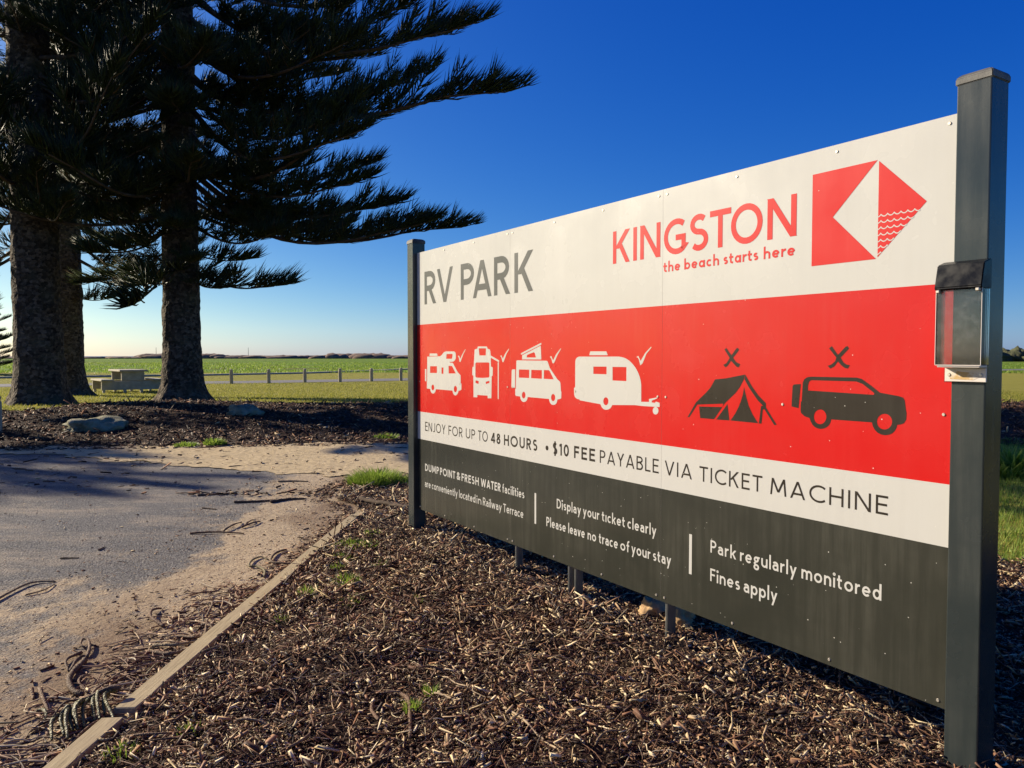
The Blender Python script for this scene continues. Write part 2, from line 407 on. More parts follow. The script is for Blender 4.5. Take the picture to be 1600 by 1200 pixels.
def gz(X, Y):
    """height of the land: flat, with a long low planted mound across the view"""
    X = np.asarray(X, float); Y = np.asarray(Y, float)
    front = 12.2 + 0.5 * np.sin(X * 0.35 + 1.0) - 0.5 * sstep(-6, -11, X)
    up = sstep(front, 16.6, Y)
    down = 1.0 - 0.45 * sstep(17.2, 19.5, Y) - 0.55 * sstep(19.5, 30.0, Y)
    return 0.325 * up * down * (1 + 0.10 * np.sin(X * 0.9 + 2.0)) * sstep(60, 35, np.abs(X))

def mound_front(X): return 12.2 + 0.5 * math.sin(X * 0.35 + 1.0) - 0.5 * float(sstep(-6, -11, X))
def mound_back(X):
    return 18.9 - 3.4 * float(sstep(-9.0, -9.9, X)) + 1.2 * float(sstep(-11.2, -12.5, X))

def ray_ground(px, py, z=0.0):
    """point of the level z seen at a pixel of the 1600 px wide photograph"""
    th = R(2.0726); x = (px - 800) / 1202.0; y = (600 - py) / 1202.0
    d = Vector((x, math.cos(th) + y * math.sin(th), -math.sin(th) + y * math.cos(th)))
    t = (z - CAM_H) / d.z
    return Vector((d.x * t, d.y * t, z))

xs = np.unique(np.concatenate([-np.geomspace(45, 15000, 22), np.linspace(-45, 45, 121), np.geomspace(45, 15000, 22)]))
ys = np.unique(np.concatenate([-np.geomspace(10, 3000, 10), np.linspace(-10, 45, 111), np.geomspace(45, 30000, 30)]))
GX, GY = np.meshgrid(xs, ys); GZ = gz(GX, GY)
fardrop = np.where(GY > 470, -0.6, 0.0); GZ = GZ + fardrop
nx, ny = len(xs), len(ys)
idx = np.arange(nx * ny).reshape(ny, nx)
quads = np.stack([idx[:-1, :-1], idx[:-1, 1:], idx[1:, 1:], idx[1:, :-1]], -1).reshape(-1, 4)
o = obj('grassland', mesh_np('grassland', np.stack([GX, GY, GZ], -1).reshape(-1, 3), quads, smooth=True), None, M['grass'])
tag(o, kind='structure')

def grid_sheet(name, x0, x1, y0, y1, step, inside, zfun, mat, kind='structure', smooth=True):
    X = np.arange(x0, x1 + 1e-6, step); Y = np.arange(y0, y1 + 1e-6, step)
    verts = []; vid = {}; faces = []
    ok = [[1 if inside(x, y) else 0 for x in X] for y in Y]
    def vget(i, j):
        if (i, j) not in vid:
            vid[(i, j)] = len(verts); verts.append((X[j], Y[i], zfun(X[j], Y[i])))
        return vid[(i, j)]
    for i in range(len(Y) - 1):
        for j in range(len(X) - 1):
            c = ok[i][j] + ok[i][j + 1] + ok[i + 1][j + 1] + ok[i + 1][j]
            if c == 4: faces.append((vget(i, j), vget(i, j + 1), vget(i + 1, j + 1), vget(i + 1, j)))
            elif c == 3:
                q = [(i, j), (i, j + 1), (i + 1, j + 1), (i + 1, j)]
                faces.append(tuple(vget(*k) for k in q if ok[k[0]][k[1]]))
    o = obj(name, mesh_py(name, verts, faces, smooth=smooth), None, mat)
    tag(o, kind=kind); return o

# asphalt of the car park, its far and right rim broken away by drifting sand
def car_park_far(x): return 10.9 - 0.62 * max(0.0, x + 6.5) * 0.75 + 0.35 * fbm(x, 3.0, 0.9, 2) + 0.12 * fbm(x, 1.0, 5.0, 3)
def bed_left(y):
    """left limit of the mulch bed beside the timber edging"""
    if y < 6.8: return -1.46 + 0.0308 * (y - 2.9)
    return -1.34 - 0.42 * min(1.0, (y - 6.8) / 0.9) + 0.15 * fbm(y, 0.3, 1.6, 5)
def bed_back(x): return 8.75 - 0.84 * (x + 1.3) + 0.35 * fbm(x, 7.0, 0.8, 6) if x > -1.3 else 8.75 + 0.25 * fbm(x, 7.0, 1.3, 6)
def in_bed(x, y): return y < bed_back(x) and x > bed_left(y)

def flat(z, amp=0.0, s=1.0, sd=0): return lambda x, y: z + amp * fbm(x, y, s, sd, 3)
grid_sheet('car_park', -30.0, -0.9, -6.0, 11.6, 0.1,
           lambda x, y: y < car_park_far(x) or (x > -3.2 and y < 9.2), flat(0.004, 0.0), M['asphalt'])
grid_sheet('sand_path', -14.0, 3.4, 7.4, 13.0, 0.1,
           lambda x, y: (y > car_park_far(x) - 0.15 + 0.12 * fbm(x, y, 3.0, 9)) and y < mound_front(x) + 0.5 and y < 13 - 0.15 * max(0, x) and x < 2.6 + 0.4 * fbm(x, y, 1, 8) and y > 8.6 - 0.8 * (x + 1.3) * (x > -1.3) + 0.2 * fbm(x, y, 2, 4),
           lambda x, y: 0.014 + float(gz(x, y)) + 0.010 * fbm(x, y, 1.6, 3), M['sand'])

# near bed of bark mulch, raised a little and lumpy
def bed_z(x, y):
    e = min(1.0, max(0.0, (x - bed_left(y)) / 0.5))
    return 0.016 + e * (0.026 + 0.032 * fbm(x, y, 1.6, 1) + 0.016 * fbm(x, y, 7.0, 2))
grid_sheet('mulch_bed', -2.3, 7.0, 1.0, 9.3, 0.06, in_bed, bed_z, M['soil'])

def in_mound(x, y):
    w = 0.25 * fbm(x, y, 1.3, 12) + 0.1 * fbm(x, y, 5, 13)
    return mound_front(x) + 0.05 + w < y < mound_back(x) + w * 2.0
def mound_z(x, y): return float(gz(x, y)) + 0.02 + 0.018 * fbm(x, y, 3.0, 14)
grid_sheet('mulch_mound', -18.0, 17.0, 11.0, 19.4, 0.12, in_mound, mound_z, M['soil'])

# far gravel road with its pale kerb, the sea and the dunes
def strip(name, pts, width, z, mat, thick=0.0, kind='structure'):
    V = []; F = []
    for i, p in enumerate(pts):
        p = Vector((p[0], p[1], 0)); q = Vector((*pts[min(i + 1, len(pts) - 1)], 0)); r = Vector((*pts[max(i - 1, 0)], 0))
        t = (q - r).normalized(); nrm = Vector((-t.y, t.x, 0)) * width / 2
        zz = z + float(gz(p.x, p.y))
        V += [p + nrm + Vector((0, 0, zz)), p - nrm + Vector((0, 0, zz))]
    for i in range(len(pts) - 1): F.append((2 * i, 2 * i + 1, 2 * i + 3, 2 * i + 2))
    if thick:
        m = len(V); V += [v - Vector((0, 0, thick)) for v in V[:m]]
        for i in range(len(pts) - 1):
            F += [(2 * i, 2 * i + 2, m + 2 * i + 2, m + 2 * i), (2 * i + 1, m + 2 * i + 1, m + 2 * i + 3, 2 * i + 3)]
        F += [(0, m, m + 1, 1), (m - 2, m - 1, 2 * m - 1, 2 * m - 2)]
    me = mesh_py(name, V, F); bm = bmesh.new(); bm.from_mesh(me); bmesh.ops.recalc_face_normals(bm, faces=bm.faces); bm.to_mesh(me); bm.free()
    return tag(obj(name, me, None, mat), kind=kind)
strip('gravel_road', [(-60, 21.5), (-30, 33.5), (-20, 39.0), (-14.2, 41.4), (-6.3, 46.2), (10, 55.5), (60, 84)], 4.2, 0.012, M['farroad'])
strip('kerb', [(-60, 36.5), (-32, 48.5), (-22.2, 55.0), (-16.5, 62.0), (-13.2, 70.5), (-11.0, 80.5), (-8.0, 98), (-2, 140)], 0.55, 0.12, M['concrete'], thick=0.11)

me = mesh_py('sea', [(-30000, 620, -0.25), (30000, 620, -0.25), (30000, 40000, -0.25), (-30000, 40000, -0.25)], [(0, 1, 2, 3)])
tag(obj('sea', me, None, M['sea']), kind='structure')

def lumps(name, pts, mat, sub=2, sq=1.0):
    """one irregular mass of overlapping scrubby mounds"""
    bm = bmesh.new()
    for (x, y, z, rx, ry, rz) in pts:
        r = bmesh.ops.create_icosphere(bm, subdivisions=sub, radius=1.0)
        s = random.random() * 50
        for v in r['verts']:
            d = 1 + 0.35 * noise.noise(v.co * 1.8 + Vector((s, s, 0))) + 0.18 * noise.noise(v.co * 5 + Vector((0, s, s)))
            v.co = Vector((x + v.co.x * rx * d, y + v.co.y * ry * d, z + v.co.z * rz * d))
    return obj(name, bm_mesh(name, bm, True), None, mat)
pts = []
for i in range(420):
    px = random.uniform(-60, 720); Y = random.uniform(470, 520); X = (px - 800) / 1202 * Y
    h = 1.5 + 0.6 * random.random()
    if px < 225: h *= 0.62
    if 228 < px < 345: h *= 1.5
    if 520 < px < 600: h *= 1.6
    pts.append((X, Y, 0.0, random.uniform(4, 11), 5, h))
tag(lumps('coastal_scrub', pts, M['scrub'], 2), kind='stuff')
pts = []
for i in range(120):
    px = random.uniform(1480, 2100); Y = random.uniform(190, 240); X = (px - 800) / 1202 * Y
    pts.append((X, Y, 0.6, random.uniform(1.5, 4.5), 3, random.uniform(1.4, 3.2)))
tag(lumps('distant_scrub', pts, M['shrub'], 3), kind='stuff')

# ------------------------------------------------------------------ stroke lettering
def arc(cx, cy, rx, ry, a0, a1, n=10):
    return [(cx + rx * math.cos(R(a0 + (a1 - a0) * i / n)), cy + ry * math.sin(R(a0 + (a1 - a0) * i / n))) for i in range(n + 1)]

def glyph(ch, w):
    """skeleton of a geometric sans letter, cap height 1: (left, right, strokes); 'd' = diagonal cut level at both ends"""
    h = w / 2; T = 1 - h; L = []
    P = lambda *p: L.append(('l', list(p)))
    D = lambda x0, y0, x1, y1: L.append(('d', (x0, y0, x1, y1)))
    A = lambda pts: L.append(('l', pts))
    C = lambda pts: L.append(('c', pts))
    X = 0.665; xt = X - h           # x-height
    W = 0.5
    if ch == 'A':
        W = 0.80; D(h, 0, W / 2, 1); D(W - h, 0, W / 2, 1); P((W * .22, .28), (W * .78, .28))
    elif ch == 'B':
        W = 0.60; P((h, 0), (h, 1)); A([(h, T), (W * .5, T)] + arc(W * .50, .755, W * .36, T - .755, 90, -90, 8) + [(h, .51)])
        A([(W * .5, .51)] + arc(W * .52, (.51 + h) / 2, W * .48 - h, (.51 - h) / 2, 90, -90, 8) + [(h, h)])
    elif ch == 'C':
        W = 0.80; r = .5 - h; A(arc(r + h, .5, r, r, 48, 312, 20))
    elif ch == 'D':
        W = 0.74; P((h, 0), (h, 1)); A([(h, T), (W * .38, T)] + arc(W * .38, .5, W * .62 - h, .5 - h, 90, -90, 14) + [(h, h)])
    elif ch in 'EF':
        W = 0.53 if ch == 'E' else 0.50; P((h, 0), (h, 1)); P((h, T), (W, T)); P((h, .52), (W * .92, .52))
        if ch == 'E': P((h, h), (W, h))
    elif ch == 'G':
        W = 0.84; r = .5 - h; A(arc(r + h, .5, r, r, 52, 318, 20) + [(W - h, .22), (W - h, .47)]); P((W * .55, .47), (W, .47))
    elif ch == 'H':
        W = 0.70; P((h, 0), (h, 1)); P((W - h, 0), (W - h, 1)); P((h, .52), (W - h, .52))
    elif ch == 'I': W = w; P((h, 0), (h, 1))
    elif ch == 'J':
        W = 0.42; A([(W - h, 1), (W - h, .26)] + arc(W - h - .20, .26, .20, .26 - h, 0, -120, 8))
    elif ch == 'K':
        W = 0.66; P((h, 0), (h, 1)); D(h + w * .55, .45, W - h, 1); D(W - h * .9, 0, W * .42, .60)
    elif ch == 'L': W = 0.48; P((h, 0), (h, 1)); P((h, h), (W, h))
    elif ch == 'M':
        W = 0.90; D(h * .9, 0, W * .15, 1); D(W - h * .9, 0, W * .85, 1); D(W * .5, .18, W * .15, 1); D(W * .5, .18, W * .85, 1)
    elif ch == 'N':
        W = 0.74; P((h, 0), (h, 1)); P((W - h, 0), (W - h, 1)); D(h, 1, W - h, 0)
    elif ch == 'O':
        W = 1.0; C(arc(.5, .5, .5 - h, .5 - h + .01, 0, 360, 28)[:-1])
    elif ch == 'P':
        W = 0.58; P((h, 0), (h, 1)); A([(h, T), (W * .48, T)] + arc(W * .48, .70, W * .52 - h, T - .70, 90, -90, 10) + [(h, .70 - (T - .70))])
    elif ch == 'R':
        W = 0.62; P((h, 0), (h, 1)); yb = .70 - (T - .70)
        A([(h, T), (W * .46, T)] + arc(W * .46, .70, W * .50 - h, T - .70, 90, -90, 10) + [(h, yb)]); D(W - h, 0, W * .45, yb)
    elif ch == 'S':
        W = 0.56; r = .255 - h * .5; cx = W / 2; ru = W / 2 - h
        yt = T - (T - .52) / 2; yl = (h + .52) / 2; 
        A(arc(cx, yt, ru * .95, (T - .52) / 2, 40, 250, 12) + arc(cx, yl, ru, (.52 - h) / 2, 70, -140, 12))
    elif ch == 'T': W = 0.62; P((W / 2, 0), (W / 2, 1)); P((0, T), (W, T))
    elif ch == 'U':
        W = 0.70; r = W / 2 - h; A([(h, 1), (h, r + h)] + arc(W / 2, r + h, r, r, 180, 360, 12) + [(W - h, 1)])
    elif ch == 'V': W = 0.74; D(W / 2, 0, h, 1); D(W / 2, 0, W - h, 1)
    elif ch == 'W':
        W = 1.16; D(W * .27, 0, h, 1); D(W * .27, 0, W * .5, .95); D(W * .73, 0, W * .5, .95); D(W * .73, 0, W - h, 1)
    elif ch == 'Y': W = 0.68; P((W / 2, 0), (W / 2, .46)); D(W / 2, .42, h, 1); D(W / 2, .42, W - h, 1)
    elif ch == '0': W = 0.62; C(arc(W / 2, .5, W / 2 - h, .5 - h, 0, 360, 22)[:-1])
    elif ch == '1': W = 0.34; P((W - h, 0), (W - h, 1)); P((h * .6, .80), (W - h, T))
    elif ch == '4': W = 0.62; P((W * .72, 0), (W * .72, 1)); P((0, .27), (W, .27)); D(h, .27, W * .70, 1)
    elif ch == '8':
        W = 0.58; C(arc(W / 2, .755, W * .43 - h, T - .755, 0, 360, 16)[:-1]); C(arc(W / 2, (.51 + h) / 2, W / 2 - h, (.51 - h) / 2, 0, 360, 18)[:-1])
    elif ch == '$':
        W = 0.56; ru = W / 2 - h; cx = W / 2
        A(arc(cx, .73, ru * .95, T - .73, 40, 250, 12) + arc(cx, (h + .5) / 2, ru, (.5 - h) / 2, 70, -140, 12)); P((cx, -.12), (cx, 1.12))
    elif ch == '&':
        W = 0.74; A([(W - h, .0 + h * .5), (W * .22, .68)] + arc(W * .42, .78, W * .22, T - .78, 200, -20, 10) + [(W * .30, .52)] + arc(W * .38, .26 + h * .2, W * .38 - h, .26 - h * .9, 110, 300, 10) + [(W * .92, .48)])
    elif ch == '\u2022': W = 0.30; C(arc(.15, .42, .075, .075, 0, 360, 10)[:-1])
    # lower case
    elif ch == 'a':
        W = 0.52; A(arc(W * .46, xt - .16, W * .5 - h, .16, 150, 0, 9) + [(W - h, 0)])
        r = .19 - h * .4; A([(W - h, .40)] + [(W * .48, .40)] + arc(W * .44, r + h, W * .44 - h, r, 90, 270, 8) + [(W * .55, h), (W - h, .14)])
    elif ch == 'q':     # single-storey a for the rounded tagline
        W = 0.60; C(arc(W * .48, X / 2, W * .48 - h, X / 2 - h, 0, 360, 18)[:-1]); P((W - h, 0), (W - h, X))
    elif ch in 'bp':
        W = 0.60; C(arc(W * .52, X / 2, W * .48 - h, X / 2 - h, 0, 360, 18)[:-1]); P((h, 0 if ch == 'b' else -.30), (h, 1.06 if ch == 'b' else X))
    elif ch == 'd':
        W = 0.60; C(arc(W * .48, X / 2, W * .48 - h, X / 2 - h, 0, 360, 18)[:-1]); P((W - h, 0), (W - h, 1.06))
    elif ch == 'c': W = 0.52; A(arc(W * .55, X / 2, W * .55 - h, X / 2 - h, 48, 312, 14))
    elif ch == 'e':
        W = 0.60; P((h, X * .5), (W - h, X * .5)); A(arc(W / 2, X / 2, W / 2 - h, X / 2 - h, 0, 318, 18))
    elif ch == 'f':
        W = 0.38; A([(W * .40, 0), (W * .40, .84)] + arc(W * .40 + .17, .84, .17, 1.06 - h - .84, 180, 85, 6)); P((0, X - h), (W * .86, X - h))
    elif ch == 'g':
        W = 0.56; C(arc(W * .46, X * .66, W * .40 - h, X * .34 - h, 0, 360, 14)[:-1]); C(arc(W * .48, -.13, W * .46 - h, .16, 0, 360, 14)[:-1])
        P((W * .60, X - h), (W, X - h)); A([(W * .34, X * .36), (W * .20, .14), (W * .32, .05), (W * .6, .03)])
    elif ch in 'hn':
        W = 0.56; r = W / 2 - h; P((h, 0), (h, 1.06 if ch == 'h' else X)); A(arc(W / 2, xt - r, r, r, 180, 0, 10) + [(W - h, 0)])
    elif ch in 'i\u0131l':
        W = w * 1.0; P((h, 0), (h, 1.06 if ch == 'l' else X))
        if ch == 'i': C(arc(h, .90, max(.035, h * .55), max(.035, h * .55), 0, 360, 8)[:-1])
    elif ch == 'k':
        W = 0.54; P((h, 0), (h, 1.06)); D(h + w * .5, .28, W - h, X); D(W - h, 0, W * .42, .40)
    elif ch == 'm':
        W = 0.88; r = (W / 2 - h) / 2; P((h, 0), (h, X))
        A(arc(h + r, xt - r * 1.1, r, r * 1.1, 180, 0, 8) + [(W / 2, 0)]); A(arc(W / 2 + r, xt - r * 1.1, r, r * 1.1, 180, 0, 8) + [(W - h, 0)])
    elif ch == 'o': W = 0.64; C(arc(W / 2, X / 2, W / 2 - h, X / 2 - h, 0, 360, 18)[:-1])
    elif ch == 'r': W = 0.36; P((h, 0), (h, X)); A(arc(h + .26, xt - .24, .26, .24, 180, 85, 7))
    elif ch == 's':
        W = 0.44; cx = W / 2; ru = W / 2 - h; ym = X * .51
        A(arc(cx, (xt + ym) / 2, ru * .95, (xt - ym) / 2, 40, 250, 9) + arc(cx, (h + ym) / 2, ru, (ym - h) / 2, 70, -140, 9))
    elif ch == 't':
        W = 0.40; A([(W * .38, .90), (W * .38, .20)] + arc(W * .38 + .16, .20, .16, .20 - h, 180, 285, 6)); P((0, X - h), (W * .92, X - h))
    elif ch == 'u':
        W = 0.56; r = W / 2 - h; A([(h, X), (h, r + h)] + arc(W / 2, r + h, r, r, 180, 360, 10)); P((W - h, 0), (W - h, X))
    elif ch == 'v': W = 0.54; D(W / 2, 0, h, X); D(W / 2, 0, W - h, X)
    elif ch == 'w':
        W = 0.86; D(W * .27, 0, h, X); D(W * .27, 0, W * .5, X); D(W * .73, 0, W * .5, X); D(W * .73, 0, W - h, X)
    elif ch == 'y': W = 0.56; D(W * .50, 0.02, h, X); D(W * .26, -.30, W - h, X)
    return W, L

class Vinyl:
    """flat cut-vinyl shapes in the panel plane (u right, v up); overlapping strokes sit a hair in front of each other"""
    def __init__(s): s.V = []; s.F = []
    def poly(s, pts, y):
        b = len(s.V); s.V += [(p[0], y, p[1]) for p in pts]
        # keep the face towards -Y
        a = sum(pts[i][0] * pts[(i + 1) % len(pts)][1] - pts[(i + 1) % len(pts)][0] * pts[i][1] for i in range(len(pts)))
        f = list(range(b, b + len(pts))); s.F.append(tuple(f if a > 0 else f[::-1]))
    def ribbon(s, pts, w, y, closed=False, soft=0.18):
        P = [Vector((p[0], p[1])) for p in pts]
        Q = [P[0]]
        for p in P[1:]:
            if (p - Q[-1]).length > 1e-5: Q.append(p)
        P = Q; n = len(P); Lf = []; Rt = []
        for i in range(n):
            a = P[i - 1] if (closed or i > 0) else None; c = P[(i + 1) % n] if (closed or i < n - 1) else None
            d1 = (P[i] - a).normalized() if a is not None else None; d2 = (c - P[i]).normalized() if c is not None else None
            if d1 is None: d1 = d2
            if d2 is None: d2 = d1
            n1 = Vector((-d1.y, d1.x)); n2 = Vector((-d2.y, d2.x)); m = n1 + n2
            if m.length < 1e-4: m = n1.copy()
            m.normalize(); k = (w / 2) / max(0.5, m.dot(n1))
            Lf.append(P[i] + m * k); Rt.append(P[i] - m * k)
        m = n if closed else n - 1
        for i in range(m):
            j = (i + 1) % n; s.poly([Lf[i], Rt[i], Rt[j], Lf[j]], y)
    def loops(s, loops, y):
        vs_ = [[Vector((p[0], p[1], 0)) for p in lp] for lp in loops]
        flat_ = [p for lp in vs_ for p in lp]; b = len(s.V)
        s.V += [(p.x, y, p.y) for p in flat_]
        for t in tessellate_polygon(vs_):
            a, b2, c = (flat_[i] for i in t)
            ar = (b2 - a).cross(c - a).z
            if abs(ar) < 1e-12: continue
            s.F.append(tuple(b + i for i in (t if ar > 0 else t[::-1])))
    def word(s, text, u0, u1, v0, cap, stroke, y=-0.0006, gap=0.15):
        w = stroke / cap
        items = []; x = 0.0
        for i, ch in enumerate(text):
            if ch == ' ': x += 0.28; continue
            W, L = glyph(ch, w); items.append((x, W, L)); x += W + gap
        total = max(a + W for a, W, L in items)
        k = ((u1 - u0) - stroke) / ((total - w) * cap) if total - w > 1e-6 else 1.0     # stretch the skeleton, keep the stroke
        h = w / 2
        fx = lambda q: u0 + stroke / 2 + (q - h) * cap * k
        fy = lambda q: v0 + q * cap
        for a, W, L in items:
            for si, (typ, d) in enumerate(L):
                yy = y - 0.00012 * si
                if typ == 'd':
                    x0, y0, x1, y1 = d; X0, Y0, X1, Y1 = fx(a + x0), fy(y0), fx(a + x1), fy(y1)
                    hw = stroke / 2 * math.sqrt(1 + ((X1 - X0) / (Y1 - Y0)) ** 2)
                    s.poly([(X0 - hw, Y0), (X0 + hw, Y0), (X1 + hw, Y1), (X1 - hw, Y1)], yy)
                else: s.ribbon([(fx(a + p[0]), fy(p[1])) for p in d], stroke, yy, closed=(typ == 'c'))
    def build(s, name, parent, mat, label=None):
        o = obj(name, mesh_py(name, s.V, s.F), parent, mat)
        if label: o['label'] = label
        return o

